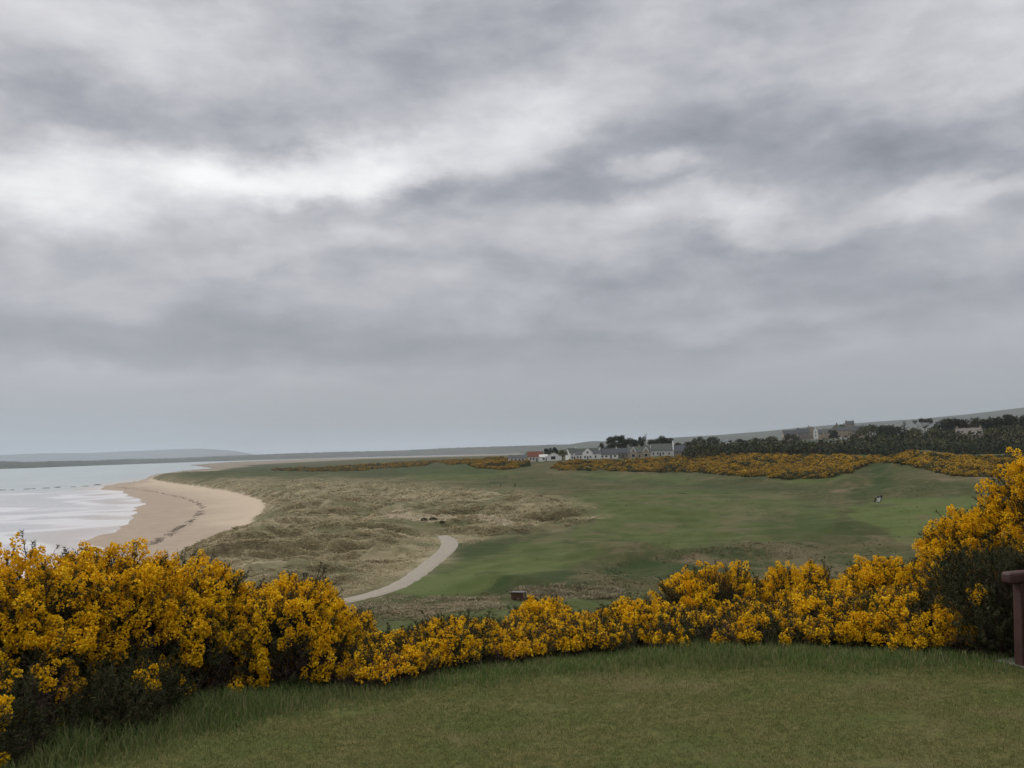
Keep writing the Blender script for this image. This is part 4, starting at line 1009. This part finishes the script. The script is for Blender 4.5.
def wood(n, P, mats, label, hgt, wid, name='conifer_wood', flat=1.0):
    """a far-off wood that reads as one dark mass"""
    rng = np.random.default_rng(77 + n)
    tm = []
    for i in range(5):
        V, T = [], []
        for k in range(70):
            d = rng.normal(size=3); d /= np.linalg.norm(d)
            c = np.array([d[0] * .5, d[1] * .5, .45 + d[2] * .5]) * rng.uniform(.75, 1.05)
            c[:2] *= (1.15 - .5 * max(c[2], 0)); s = rng.normal(size=(3, 3)) * .085
            b0 = len(V); V += [c + s[0], c + s[1], c + s[2]]; T += [[b0, b0 + 1, b0 + 2]]
        tm.append((np.array(V), np.array(T)))
    u0, u1, d0, d1 = P
    u = rng.uniform(u0, u1, n); d = rng.uniform(d0, d1, n)
    a = np.arctan2(u - 512, F); x, y = np.sin(a) * d, np.cos(a) * d; z = height(x, y)
    s = rng.uniform(.75, 1.2, n) * (0.9 + .5 * fbm(x, y, 60, 3))
    V, T = place_templates(tm, np.stack([x, y, z], -1) , np.tile([0, 0.0001, 1.0], (n, 1)), s * hgt, rng)
    mi = None
    if isinstance(mats, list): mi = np.repeat(rng.integers(0, len(mats), len(T) // 70 + 1), 70)[:len(T)]
    return tag(mesh_np(name, V, T, mats, midx=mi), label, 'wood', kind='stuff')
wood(420, (870, 1150, 425, 485), M_PINE, 'dark hedge like plantation edge right of the mound', 4.6, 5, 'conifer_wood')
wood(900, (686, 1120, 480, 560), [M_PINE, M_PINE, M_PINE, M_DULL, M_BROAD], 'dark evergreen plantation band behind the gorse', 6.5, 5)
wood(420, (690, 800, 600, 900), [M_DULL, M_BROAD], 'dull brown and grey scrub wood left of the town', 6.0, 5, 'mixed_wood')
wood(700, (850, 1150, 590, 740), [M_BROAD, M_DULL, M_PINE], 'mixed dull green woodland below the skyline pines at right', 9.0, 5, 'mixed_wood')
wood(260, (930, 1150, 700, 800), M_PINE, 'dark pine wood behind the skyline row at right', 11.0, 5, 'pine_wood')
wood(200, (672, 700, 600, 700), M_DULL, 'scrubby trees right of the village houses', 4.5, 5, 'mixed_wood')

# ================================================================ houses
M_WHITE = simple('white_render', (0.82, 0.81, 0.79), 0.85, 0.06, 0.8)
M_PALE_W = simple('pale_render', (0.60, 0.58, 0.54), 0.9, 0.08, 0.8)
M_STONE = simple('tan_stone', (0.40, 0.33, 0.25), 0.95, 0.18, 1.2)
M_STONE2 = simple('grey_stone', (0.24, 0.215, 0.19), 0.95, 0.18, 1.2)
M_SLATE = simple('slate', (0.085, 0.092, 0.098), 0.7, 0.15, 1.5)
M_SLATE2 = simple('mossy_slate', (0.11, 0.12, 0.105), 0.8, 0.18, 1.0)
M_TILE = simple('red_tile', (0.17, 0.062, 0.042), 0.85, 0.2, 1.5)
M_FRAME = simple('window_frame', (0.7, 0.7, 0.68), 0.6, 0.03, 3)
mt, t, b = nmat('window_glass'); b.inputs['Base Color'].default_value = (0.02, 0.024, 0.03, 1); b.inputs['Roughness'].default_value = 0.12; M_GLASS = mt
M_DOOR = simple('painted_door', (0.06, 0.07, 0.09), 0.6, 0.1, 3)
M_POT = simple('chimney_pot', (0.35, 0.2, 0.12), 0.9, 0.1, 3)
def gable_wall(bm, cx, cy_, w_, d, wh, rh, axis):
    """walls and gables; the ridge runs along x (axis 0) or along y (axis 1)"""
    hx, hy = w_ / 2, d / 2
    b_ = [bm.verts.new((cx + sx * hx, cy_ + sy * hy, -0.6)) for sx, sy in ((-1, -1), (1, -1), (1, 1), (-1, 1))]
    t_ = [bm.verts.new((cx + sx * hx, cy_ + sy * hy, wh)) for sx, sy in ((-1, -1), (1, -1), (1, 1), (-1, 1))]
    if axis == 0:
        r0 = bm.verts.new((cx - hx, cy_, wh + rh)); r1 = bm.verts.new((cx + hx, cy_, wh + rh))
        for f in ((b_[0], b_[1], t_[1], t_[0]), (b_[2], b_[3], t_[3], t_[2]), (b_[1], b_[2], t_[2], r1, t_[1]), (b_[3], b_[0], t_[0], r0, t_[3]), (t_[0], t_[1], r1, r0), (t_[2], t_[3], r0, r1), b_[::-1]): bm.faces.new(f)
    else:
        r0 = bm.verts.new((cx, cy_ - hy, wh + rh)); r1 = bm.verts.new((cx, cy_ + hy, wh + rh))
        for f in ((b_[1], b_[2], t_[2], t_[1]), (b_[3], b_[0], t_[0], t_[3]), (b_[0], b_[1], t_[1], r0, t_[0]), (b_[2], b_[3], t_[3], r1, t_[2]), (t_[1], t_[2], r1, r0), (t_[3], t_[0], r0, r1), b_[::-1]): bm.faces.new(f)
def roof_slabs(bm, cx, cy_, w_, d, wh, rh, axis, o=0.3, th=0.16):
    if axis == 1: w_, d = d, w_
    hx, hy = w_ / 2 + o * .6, d / 2; s = rh / hy; lift = .05
    def P(a, b_, z): return (cx + a, cy_ + b_, z) if axis == 0 else (cx - b_, cy_ + a, z)
    for sg in (-1, 1):
        e = [(-hx, sg * (hy + o), wh - s * o), (hx, sg * (hy + o), wh - s * o), (hx, 0, wh + rh), (-hx, 0, wh + rh)]
        lo = [bm.verts.new(P(a, b_, z + lift)) for a, b_, z in e]; hi = [bm.verts.new(P(a, b_, z + lift + th)) for a, b_, z in e]
        bm.faces.new(lo); bm.faces.new(hi[::-1])
        for k in range(4): bm.faces.new((lo[k], lo[(k + 1) % 4], hi[(k + 1) % 4], hi[k]))
def house(px, dist, label, blocks, roof, wall, chims=(), wins=(), doors=(), rz=0.0, group='houses of the coastal village', dz=0.0, extra=None, name='house', cat='house'):
    x, y, z = at(px, dist)
    e = empty(name, (x, y, z + dz), label, cat, group, rz=-math.atan2(x, y) + rz)
    bm = bmesh.new(); br_ = bmesh.new()
    for k_, bl in enumerate(blocks):
        gable_wall(bm, *bl); roof_slabs(br_, *bl)
    obj_bm('wall', bm, wall, e); rf = obj_bm('roof', br_, roof, e)
    for cx, cy_, zt, w_ in chims:
        bm = bmesh.new(); add_box(bm, (cx, cy_, zt - 1.0), (w_, .7, 2.0)); add_box(bm, (cx, cy_, zt + .06), (w_ + .16, .86, .14))
        c_ = obj_bm('chimney', bm, wall, rf)
    for cx, cy_, zc_, w_, h_ in wins:                   # on the side towards the golf course (-y)
        bm = bmesh.new(); add_box(bm, (cx, cy_ - .03, zc_), (w_ + .2, .1, h_ + .2)); f_ = obj_bm('window', bm, M_FRAME, e)
        bm = bmesh.new(); add_box(bm, (cx, cy_ - .09, zc_), (w_, .06, h_)); obj_bm('pane', bm, M_GLASS, f_)
    for cx, cy_, w_ in doors:
        bm = bmesh.new(); add_box(bm, (cx, cy_ - .05, 1.0), (w_, .12, 2.0)); obj_bm('door', bm, M_DOOR, e)
    if extra: extra(e)
    return e
row = lambda xs_, y_, z_, w_=.9, h_=1.3: [(x_, y_, z_, w_, h_) for x_ in xs_]
house(517, 600, 'low slate roofed bungalow at the left end of the village', [(0, 0, 12, 7, 2.6, 1.9, 0)], M_SLATE, M_PALE_W, [(-4.6, 0, 5.2, .8)], row((-3.6, -1, 3.6), -3.5, 1.4, 1.3, 1.1), [(1.4, -3.5, .95)])
house(535, 590, 'house with the red tiled roof', [(0, 0, 9.8, 7.5, 3.0, 3.2, 0)], M_TILE, M_PALE_W, [(3.6, 0, 6.9, .8)], row((-3, -1, 3), -3.75, 1.7), [(1, -3.75, .95)])
house(550.5, 580, 'white house with one wide dark window under a low gable', [(2.2, 0, 9.5, 8, 2.9, 2.0, 1), (-4.6, .6, 5.5, 6, 2.5, 1.5, 0)], M_PALE_W, M_WHITE, [], [(1.6, -4.0, 1.9, 2.8, 1.9), (-4.6, -2.4, 1.4, 1.2, 1.0)], [(-2.7, -2.4, .9)])
house(572, 575, 'narrow two storey slate roofed house, its white gable end turned left', [(0, 0, 6.6, 6, 4.4, 2.9, 0)], M_SLATE2, M_WHITE, [(2.6, 0, 8.0, .8)], row((-1.7, 1.6), -3, 1.5) + row((-1.7, 1.6), -3, 3.5, .8, 1.0), [(0, -3, .9)], rz=R(28))
def posts(e):
    for x_ in (6.6, 8.0):
        bm = bmesh.new(); add_box(bm, (x_, -3.5, 1.6), (.35, .35, 3.3)); obj_bm('post', bm, M_WHITE, e)
house(587.5, 570, 'white two storey house with a big front gable and a low wing each side', [(0, -.5, 6.6, 8, 4.2, 3.1, 1), (-5.3, 0, 4.6, 6, 3.0, 1.6, 0), (5.6, .2, 5.0, 6, 3.4, 2.2, 0)], M_SLATE, M_WHITE, [(7.4, .2, 6.8, .8)],
      row((-1.7, 1.7), -4.5, 1.5) + row((0,), -4.5, 4.3, 1.1, 1.1) + row((-6.2, -4.4), -3, 1.5) + row((5.0,), -2.8, 1.6), [(0, -4.5, .95)], extra=posts)
house(608.5, 580, 'long low house with a big grey slate roof and a white front wall', [(0, 0, 12, 8, 2.4, 3.6, 0)], M_SLATE, M_WHITE, [(-5.4, 0, 7.0, .8), (5.0, 0, 7.0, .8)], row((-4, -1.5, 4), -4, 1.3, 1.2, 1.0), [(1.4, -4, .95)])
house(623, 585, 'small grey stone house between the white houses and the twin gables', [(0, 0, 7.4, 7, 3.0, 3.0, 0)], M_SLATE, M_STONE2, [(3.1, 0, 6.9, .8)], row((-2.2, 2.2), -3.5, 1.5), [(0, -3.5, .95)])
def barge(xs_, y_, w_, wh, rh):
    def f(e):
        for x_ in xs_:
            bm = bmesh.new(); a_ = math.atan2(rh, w_ / 2); l_ = math.hypot(rh, w_ / 2) + .25
            for sg in (-1, 1): add_box(bm, (x_ + sg * w_ / 4, y_, wh + rh / 2 + .12), (l_, .14, .36), ry=sg * a_)
            obj_bm('bargeboard', bm, M_WHITE, e)
    return f
house(640, 572, 'stone house with two steep white edged front gables and a centre chimney', [(0, 0, 15, 7.5, 3.6, 3.4, 0), (-4.2, -1.4, 3.9, 6.4, 3.5, 3.1, 1), (3.6, -1.4, 3.9, 6.4, 3.5, 3.1, 1)], M_SLATE2, M_STONE, [(-.4, 0, 8.0, 1.2)],
      [(-4.2, -4.6, 1.6, 1.8, 1.7), (3.6, -4.6, 1.6, 1.8, 1.7), (-4.2, -4.6, 4.3, .8, 1.0), (3.6, -4.6, 4.3, .8, 1.0), (6.5, -3.75, 1.6, .8, 1.2)], [(-.4, -3.75, .95)], extra=barge((-4.2, 3.6), -4.72, 3.9, 3.5, 3.1))
def whitegable(e):
    bm = bmesh.new(); gable_wall(bm, 7.2, 0, .45, 8.8, 3.9, 4.6, 0); obj_bm('gable_wall', bm, M_WHITE, e)
    bm = bmesh.new(); add_box(bm, (7.2, 0, 8.6), (.9, 1.0, 1.4)); obj_bm('chimney', bm, M_WHITE, e)
    bm = bmesh.new(); add_box(bm, (-6.8, -2.2, 5.6), (.5, .8, 2.4)); obj_bm('chimney', bm, M_WHITE, e)
house(661.5, 572, 'long house with a mossy slate roof, ending right in a tall white gable wall', [(0, 0, 13.8, 8, 3.4, 4.0, 0)], M_SLATE2, M_PALE_W, [], row((-5, -2.4, 1, 4.6), -4, 1.5), [(-.8, -4, .95)], extra=whitegable)
house(682, 590, 'dark roofed brown stone house at the right end of the village', [(0, 0, 10, 7, 2.6, 3.4, 0)], M_SLATE, M_STONE2, [(-4.4, 0, 7, .8)], row((-3, 0, 3), -3.5, 1.4))
house(728, 690, 'small white cottage among trees midway between village and town', [(0, 0, 5.5, 5, 3.4, 2.2, 1), (4.8, .5, 4, 4.5, 3.0, 1.4, 0)], M_SLATE, M_WHITE, [(0, 1, 6.4, .7)], row((-1.2, 1.2), -2.5, 2.0), dz=2.5)
GT = 'stone houses of the town'
TOWN = [  # px, dist, width, wall h, roof h, axis, wall, roof, dz, rz, label
    (789, 980, 11, 6, 4, 0, M_STONE, M_SLATE, 1, .2, 'leftmost stone house of the town, roof end on the trees'),
    (797, 1010, 9, 7.5, 4, 1, M_STONE2, M_SLATE, 0, -.2, 'grey stone gable second from the left of the town'),
    (804, 990, 12, 7, 4, 0, M_STONE2, M_SLATE, 1, .1, 'grey long roofed town house left of the thin white gable'),
    (811, 1000, 9, 8.5, 4.2, 1, M_STONE, M_SLATE2, 1, .3, 'tall tan gable just left of the thin white gable'),
    (816.5, 960, 4.5, 7.5, 3.4, 1, M_WHITE, M_SLATE, 1, 0, 'narrow bright white gable in the middle of the town'),
    (823, 985, 12, 6, 4, 0, M_STONE, M_SLATE, 0, -.1, 'tan house right of the narrow white gable'),
    (831, 960, 13, 5, 4, 0, M_STONE, M_SLATE2, 1, .1, 'long low tan house below the town evergreen'),
    (838, 985, 10, 8, 4.4, 1, M_STONE2, M_SLATE, 2, 0, 'grey gabled house beside the highest town tree'),
    (845, 955, 12, 6, 3.5, 0, M_STONE, M_SLATE, 1.5, .05, 'tan house in front of the highest town tree'),
    (851, 970, 8, 11.5, 3.2, 0, M_STONE, M_SLATE, 2, .1, 'tall tan building with twin chimneys right of the highest town tree'),
    (859, 950, 11, 6.5, 4, 0, M_STONE2, M_SLATE, 1, -.15, 'grey house left of the broad olive tree'),
    (866, 900, 9, 4.5, 3.5, 1, M_STONE, M_SLATE, 1, .15, 'small tan gable under the broad olive tree'),
    (876, 700, 9, 3, 2.4, 0, M_PALE_W, M_SLATE, 3.0, .1, 'low pale roofed building right of the town at the wood edge'),
    (970, 600, 14, 3.2, 4, 0, M_STONE, M_STONE2, 3.6, .1, 'brown stone house half hidden in the wood at right')]
for (px, dist, w_, wh, rh, ax, wm_, rm_, dz, rz, lab) in TOWN:
    d_ = 8 if ax == 0 else 11
    yb = -d_ / 2
    n_ = 3 if w_ > 8 else (2 if w_ > 5 else 1)
    xs_ = [(i - (n_ - 1) / 2) * w_ / n_ for i in range(n_)]
    wn = row(xs_, yb, wh * .35) + (row(xs_, yb, wh * .8) if wh > 5 else [])
    ch = [(-w_ / 2 + .8, 0, wh + rh + 1.2, 1.0), (w_ / 2 - .8, 0, wh + rh + 1.2, 1.0)] if ax == 0 else [(0, d_ / 2 - 1, wh + rh + 1.3, 1.3)]
    house(px, dist, lab, [(0, 0, w_, d_, wh, rh, ax)], rm_, wm_, ch, wn, (), rz, GT if px < 870 else None, dz + (4.5 if px < 870 else 0))

# ================================================================ bench by the right edge
M_BENCH = simple('stained_wood', (0.058, 0.025, 0.021), 0.55, 0.18, 9, spec=0.35, bump=0.15)
M_CONC = simple('weathered_concrete', (0.15, 0.14, 0.115), 0.95, 0.15, 12, bump=0.3)
bx, by = onplane(1025, 666, 0.0)
BG = float(height(np.array([bx]), np.array([by]))[0])
bench = empty('park_bench', (bx, by, BG), 'dark red wooden bench cut off by the right edge of the photo', 'bench', rz=0)
face = math.atan2(-0.30, -0.954)      # towards which the sitter looks (left)
bench.rotation_euler.z = face + math.pi / 2      # local -y is forward, local x along the seat
# local frame: the far arm at x = 0; the seat runs to local -x or +x towards the camera side
LX = 1.0
q_m = M_BENCH.node_tree; qb = NB(q_m); gr = qb.noise(18, 6, 0.7, (1, 1, 9)); qb.bump(gr, 0.5, 0.006, q_m.nodes['Principled BSDF'])
def bpart(nm, boxes, mat=M_BENCH, bw=.012):
    bm = bmesh.new()
    for c_, s_, rx_ in boxes: add_box(bm, c_, s_, rx=rx_)
    bevel(bm, bw, 2); return obj_bm(nm, bm, mat, bench)
for x0 in (0.0, 1.55 * LX):
    bpart('leg', [((x0, .0, .285), (.075, .085, .60), R(-3))])
    bpart('leg', [((x0, .50, .44), (.075, .085, .92), R(-8))])
    bm = bmesh.new(); add_box(bm, (x0, .22, .625), (.10, .68, .085)); bevel(bm, .03, 4); obj_bm('armrest', bm, M_BENCH, bench)
    bpart('side_rail', [((x0, .24, .36), (.06, .46, .07), 0)])
bpart('seat', [((.775, .06 + k * .115, .43 - k * .008), (1.50, .095, .032), 0) for k in range(4)])
bpart('backrest', [((.775, .50 + k * .020, .56 + k * .115), (1.50, .03, .085), R(-10)) for k in range(3)])
bpart('stretcher', [((.775, .24, .34), (1.48, .05, .06), 0)])
pad = bmesh.new()
add_box(pad, (0, 0, 0), (.52, .36, .06), rz=0); bevel(pad, .008, 2)
po = obj_bm('concrete_slab', pad, M_CONC); po.location = (bx + .13, by - .02, BG - 0.012); po.rotation_euler = (0, 0, face + math.pi / 2 + .1)
tag(po, 'small concrete slab set in the lawn under the bench foot', 'slab')

# ================================================================ beach: weed line and rocks
WEED = [(150, 545), (163, 538), (176, 530), (187, 524), (195, 518), (200, 512), (202, 507), (196, 502), (184, 498), (168, 494.5), (150, 491), (132, 488.5), (114, 486.8)]
P = np.array(WEED); t_ = np.linspace(0, len(P) - 1, 1500)
pu = np.interp(t_, np.arange(len(P)), P[:, 0]); pv = np.interp(t_, np.arange(len(P)), P[:, 1])
rng = np.random.default_rng(91)
x, y, r = hit(pu, pv)
x = x + rng.normal(size=len(x)) * 0.8 + 1.5 * fbm(x, y, 14, 3); y = y + rng.normal(size=len(x)) * 0.8
k = fbm(x, y, 9, 3, .6, off=5) + rng.normal(size=len(x)) * .12 > -0.02
x, y = x[k], y[k]; z = height(x, y)
M_WEED = leafmat('seaweed', [(0.075, 0.055, 0.038), (0.11, 0.08, 0.055), (0.05, 0.04, 0.03)], 0.4, 0.7, 0.3)
V, T = place_templates(T_TUFT, np.stack([x, y, z], -1), np.tile([0, 0.001, 1.0], (len(x), 1)), rng.uniform(.3, .8, len(x)) * 0.75, rng)
tag(mesh_np('seaweed_line', V, T, M_WEED), 'dark broken line of washed up seaweed curving along the beach', 'seaweed', kind='stuff')
M_ROCK = simple('wet_rock', (0.075, 0.068, 0.062), 0.5, 0.3, 0.5, spec=0.4)
def rock(px, py, w_, d_, h_, lab, seed):
    x, y = onplane(px, py, SEA)
    rng = np.random.default_rng(seed); bm = bmesh.new(); bmesh.ops.create_icosphere(bm, subdivisions=3, radius=1.0)
    for v in bm.verts:
        c = np.array(v.co); n_ = 1 + .25 * float(gn(np.array([c[0] * 1.7 + seed]), np.array([c[1] * 1.7 + c[2]]))[0]) + .1 * rng.normal() * .3
        v.co = Vector((c[0] * w_ * n_, c[1] * d_ * n_, max(-.4, c[2]) * h_ * n_))
    o = obj_bm('shore_rock', bm, M_ROCK); o.location = (x, y, SEA); o.rotation_euler.z = seed
    tag(o, lab, 'rock', 'dark rocks in a line off the sand point')
for i, (px, py, w_, d_, h_, lab) in enumerate([
    (3, 490.2, 4, 3, .9, 'dark rock in the water at the left edge of the frame'), (12, 490, 2.4, 2, .8, 'small dark rock second from the left off the sand point'),
    (25, 489.2, 5, 2.4, 1.0, 'dark rock in the left part of the rock line'), (33, 488.9, 4.5, 2.4, .9, 'flat dark rock left of the middle of the rock line'),
    (45, 488.3, 4, 2.2, 1.0, 'dark rock at the middle of the rock line'), (59, 487.5, 6, 2.4, 1.1, 'longest dark rock of the line off the sand point'),
    (73, 487, 3.4, 2, .8, 'small dark rock near the sand end of the line'), (84, 486.3, 3.6, 2, .8, 'dark rock touching the wet sand end of the line'), (98, 485.0, 6, 2.6, 1.2, 'dark rock lying on the tip of the sand point')]):
    rock(px + (i * 37 % 5 - 2) * .8, py, w_ * .85, d_, h_ * .62, lab, 3 + i)

# ================================================================ small things on the links
M_PLANK = simple('brown_planks', (0.10, 0.048, 0.03), 0.8, 0.2, 3)
M_LID = simple('grey_lid', (0.16, 0.165, 0.17), 0.8, 0.1, 3)
x, y, r = hit([518], [599]); x, y, z = float(x[0]), float(y[0]), float(height(x, y)[0])
e = empty('timber_box', (x, y, z), 'small brown timber box with a grey top beside bleached grass', 'box', rz=-.35)
bm = bmesh.new(); [add_box(bm, (0, 0, .1 + k * .17), (1.1, .62, .15)) for k in range(4)]; obj_bm('body', bm, M_PLANK, e)
bm = bmesh.new(); add_box(bm, (.1, 0, .77), (1.5, .8, .08)); bevel(bm, .02, 1); obj_bm('top', bm, M_LID, e)
for sx, sy in ((-.6, -.36), (.72, -.36), (-.6, .36), (.72, .36)):
    bm = bmesh.new(); add_box(bm, (sx, sy, .35), (.09, .09, .76)); obj_bm('post', bm, M_PLANK, e)
def small_bush(px, py, s_, lab, seed):
    x, y, r = hit([px], [py]); x, y, z = float(x[0]), float(y[0]), float(height(x, y)[0])
    rng = np.random.default_rng(seed); n = 260
    d = rng.normal(size=(n, 3)); d /= np.linalg.norm(d, axis=1, keepdims=True); d[:, 2] = np.abs(d[:, 2])
    p = d * np.array([1.5, 1.1, 1.0]) * rng.uniform(.6, 1, (n, 1)) * s_
    V, T = place_templates([tuft_tmpl(rng, 6, .3, .3)], p, d + [0, 0, .5], np.full(n, s_ * .5), rng)
    e = empty('low_bush', (x, y, z), lab, 'bush', 'dark bushes on the links'); mesh_np('foliage', V, T, M_SPINE, e)
    bm = bmesh.new()
    for i in range(6):
        q_ = d[i] * s_ * .8; tube(bm, [(0, 0, -.1), tuple(q_)], [.04, .015], 4)
    obj_bm('stems', bm, M_TWIG, e)
small_bush(424, 521, .65, 'dark low bush on bare sand in the dunes, left one of two', 1)
small_bush(433, 520, .75, 'dark low bush on bare sand in the dunes, right one of two', 2)
small_bush(442, 523, .5, 'brown low bush just right of the dark pair in the dunes', 3)
small_bush(531, 601, .5, 'low dark bush right of the brown timber box', 4)

# ---- people
def person(px, py, lab, coat, trousers, yaw=0.0, lean=0.0, arm=0.0, group='golfers on the links', z0=None, ofs=(0, 0)):
    x, y, r = hit([px], [py]); x = float(x[0]) + ofs[0]; y = float(y[0]) + ofs[1]; z = float(height(np.array([x]), np.array([y]))[0])
    e = empty('person', (x, y, z), lab, 'person', group, rz=yaw)
    me = bpy.data.meshes.new('figure'); bm = bmesh.new(); sk = bm.verts.layers.skin.verify()
    ly = -lean
    J = dict(pel=(0, 0, .95, .15), sp=(0, ly * .3, 1.15, .135), ch=(0, ly * .7, 1.36, .16), nk=(0, ly, 1.50, .06), hd=(0, ly * 1.1, 1.60, .085), ht=(0, ly * 1.15, 1.72, .08))
    for s_, sg in (('l', 1), ('r', -1)):
        J.update({'h' + s_: (sg * .10, 0, .90, .10), 'k' + s_: (sg * .12, -.05 * sg, .50, .07), 'a' + s_: (sg * .13, .04 * sg, .09, .05), 't' + s_: (sg * .14, -.12 + .04 * sg, .05, .045),
                  's' + s_: (sg * .19, ly * .8, 1.42, .07), 'e' + s_: (sg * .27, ly - .03 - arm * .1, 1.15, .05), 'w' + s_: (sg * (.24 - arm * .1), ly - .12 - arm * .22, .95, .038), 'm' + s_: (sg * (.23 - arm * .1), ly - .16 - arm * .25, .88, .035)})
    vs = {}
    for k_, (a, b_, c, r_) in J.items():
        v = bm.verts.new((a, b_, c)); v[sk].radius = (r_, r_); vs[k_] = v
    vs['pel'][sk].use_root = True
    E = [('pel', 'sp'), ('sp', 'ch'), ('ch', 'nk'), ('nk', 'hd'), ('hd', 'ht')]
    for s_ in 'lr': E += [('pel', 'h' + s_), ('h' + s_, 'k' + s_), ('k' + s_, 'a' + s_), ('a' + s_, 't' + s_), ('ch', 's' + s_), ('s' + s_, 'e' + s_), ('e' + s_, 'w' + s_), ('w' + s_, 'm' + s_)]
    for a, b_ in E: bm.edges.new((vs[a], vs[b_]))
    bm.to_mesh(me); bm.free()
    o = bpy.data.objects.new('body', me); COL.objects.link(o)
    o.modifiers.new('s', 'SKIN'); o.modifiers.new('d', 'SUBSURF').levels = 1
    bpy.context.view_layer.update()
    em = bpy.data.meshes.new_from_object(o.evaluated_get(bpy.context.evaluated_depsgraph_get()))
    bpy.data.objects.remove(o)
    em.materials.clear()
    for m_ in (M_SKIN, coat, trousers, M_DARKC): em.materials.append(m_)
    for p_ in em.polygons:
        c = p_.center; p_.use_smooth = True
        p_.material_index = 3 if c.z < .09 else 2 if c.z < .93 and abs(c.x) < .2 else 1 if c.z < 1.50 and not (c.z < .93) else 0
    ob = bpy.data.objects.new('body', em); COL.objects.link(ob); ob.parent = e
    bm = bmesh.new(); bmesh.ops.create_uvsphere(bm, u_segments=14, v_segments=8, radius=.108)
    for v in bm.verts: v.co = Vector((v.co.x, v.co.y * 1.12 + ly * 1.1, max(v.co.z, -.01) * .9 + 1.665))
    add_box(bm, (0, ly * 1.1 - .14, 1.665), (.14, .12, .015)); obj_bm('cap', bm, M_DARKC, e, smooth=False)
    return e
M_SKIN = simple('skin', (0.5, 0.32, 0.24), 0.6, 0.05, 5); M_DARKC = simple('dark_cloth', (0.025, 0.027, 0.035), 0.9, 0.1, 5)
M_NAVY = simple('navy_cloth', (0.04, 0.05, 0.09), 0.9, 0.1, 5); M_WHT = simple('white_cloth', (0.75, 0.75, 0.75), 0.9, 0.03, 5); M_GREYC = simple('grey_cloth', (0.20, 0.19, 0.20), 0.9, 0.1, 5)
M_METAL = simple('dull_metal', (0.35, 0.35, 0.36), 0.4, 0.05, 5, metallic=0.7); M_BLACK = simple('black_rubber', (0.02, 0.02, 0.02), 0.8, 0.05, 5)
def bag(px, py, lab, mat, yaw, ofs=(0, 0)):
    x, y, r = hit([px], [py]); x = float(x[0]) + ofs[0]; y = float(y[0]) + ofs[1]; z = float(height(np.array([x]), np.array([y]))[0])
    e = empty('golf_trolley', (x, y, z), lab, 'golf trolley', 'golf trolleys on the fairway', rz=yaw)
    bm = bmesh.new(); tube(bm, [(0, .1, .22), (0, .02, .6), (0, -.08, 1.08)], [.13, .14, .16], 12); obj_bm('bag', bm, mat, e)
    for sx in (-.32, .32):
        bm = bmesh.new(); bmesh.ops.create_cone(bm, cap_ends=True, segments=20, radius1=.15, radius2=.15, depth=.05, matrix=Matrix.Translation((sx, .16, .15)) @ Matrix.Rotation(math.pi / 2, 4, 'Y')); obj_bm('wheel', bm, M_BLACK, e)
    bm = bmesh.new(); tube(bm, [(-.32, .16, .15), (0, .16, .2), (.32, .16, .15)], [.015] * 3, 6); tube(bm, [(0, .16, .15), (0, -.35, 1.0), (0, -.52, 1.02)], [.02, .018, .02], 6); tube(bm, [(0, .16, .15), (0, -.3, .05)], [.015, .02], 6); obj_bm('frame', bm, M_METAL, e)
    for i in range(6):
        a = i * 1.05; bm = bmesh.new(); tube(bm, [(math.cos(a) * .07, -.07 + math.sin(a) * .07, 1.0), (math.cos(a) * .1, -.12 + math.sin(a) * .1, 1.26)], [.008, .008], 4)
        add_box(bm, (math.cos(a) * .1, -.14 + math.sin(a) * .1, 1.29), (.04, .1, .06)); obj_bm('club', bm, M_METAL, e)
person(881.5, 501.5, 'golfer in a dark top by two trolleys at the foot of the grassy mound', M_DARKC, M_GREYC, 2.4, .05, .6)
person(878, 502, 'golfer in navy bending beside the white topped bag', M_NAVY, M_WHT, .5, .22, 1.0)
bag(879.6, 502.8, 'white golf bag on a trolley between the golfer pair', M_WHT, .6)
bag(875.5, 502.2, 'black golf bag on a trolley left of the golfer pair', M_BLACK, 1.4)
person(515, 487.3, 'lone golfer in dark clothes on the fairway below the red roofed house', M_DARKC, M_DARKC, .3, .05, .5)
person(500.5, 486.8, 'golfer in grey left of the lone dark one below the village', M_GREYC, M_DARKC, -1.0, .1, .8)
person(134, 482.6, 'tiny figure walking on the sand point', M_GREYC, M_DARKC, 1.0, .0, .2, group=None)

# ================================================================ air
mt = bpy.data.materials.new('haze_air'); mt.use_nodes = True; t = mt.node_tree; t.nodes.clear()
o_ = t.nodes.new('ShaderNodeOutputMaterial'); pv_ = t.nodes.new('ShaderNodeVolumePrincipled')
pv_.inputs['Color'].default_value = (0.80, 0.865, 0.95, 1); pv_.inputs['Density'].default_value = 6.5e-5; pv_.inputs['Anisotropy'].default_value = 0.0
t.links.new(pv_.outputs[0], o_.inputs['Volume'])
bm = bmesh.new(); add_box(bm, (0, 5000, 200), (110000, 110000, 460)); hz_o = obj_bm('haze', bm, mt)
tag(hz_o, kind='stuff')
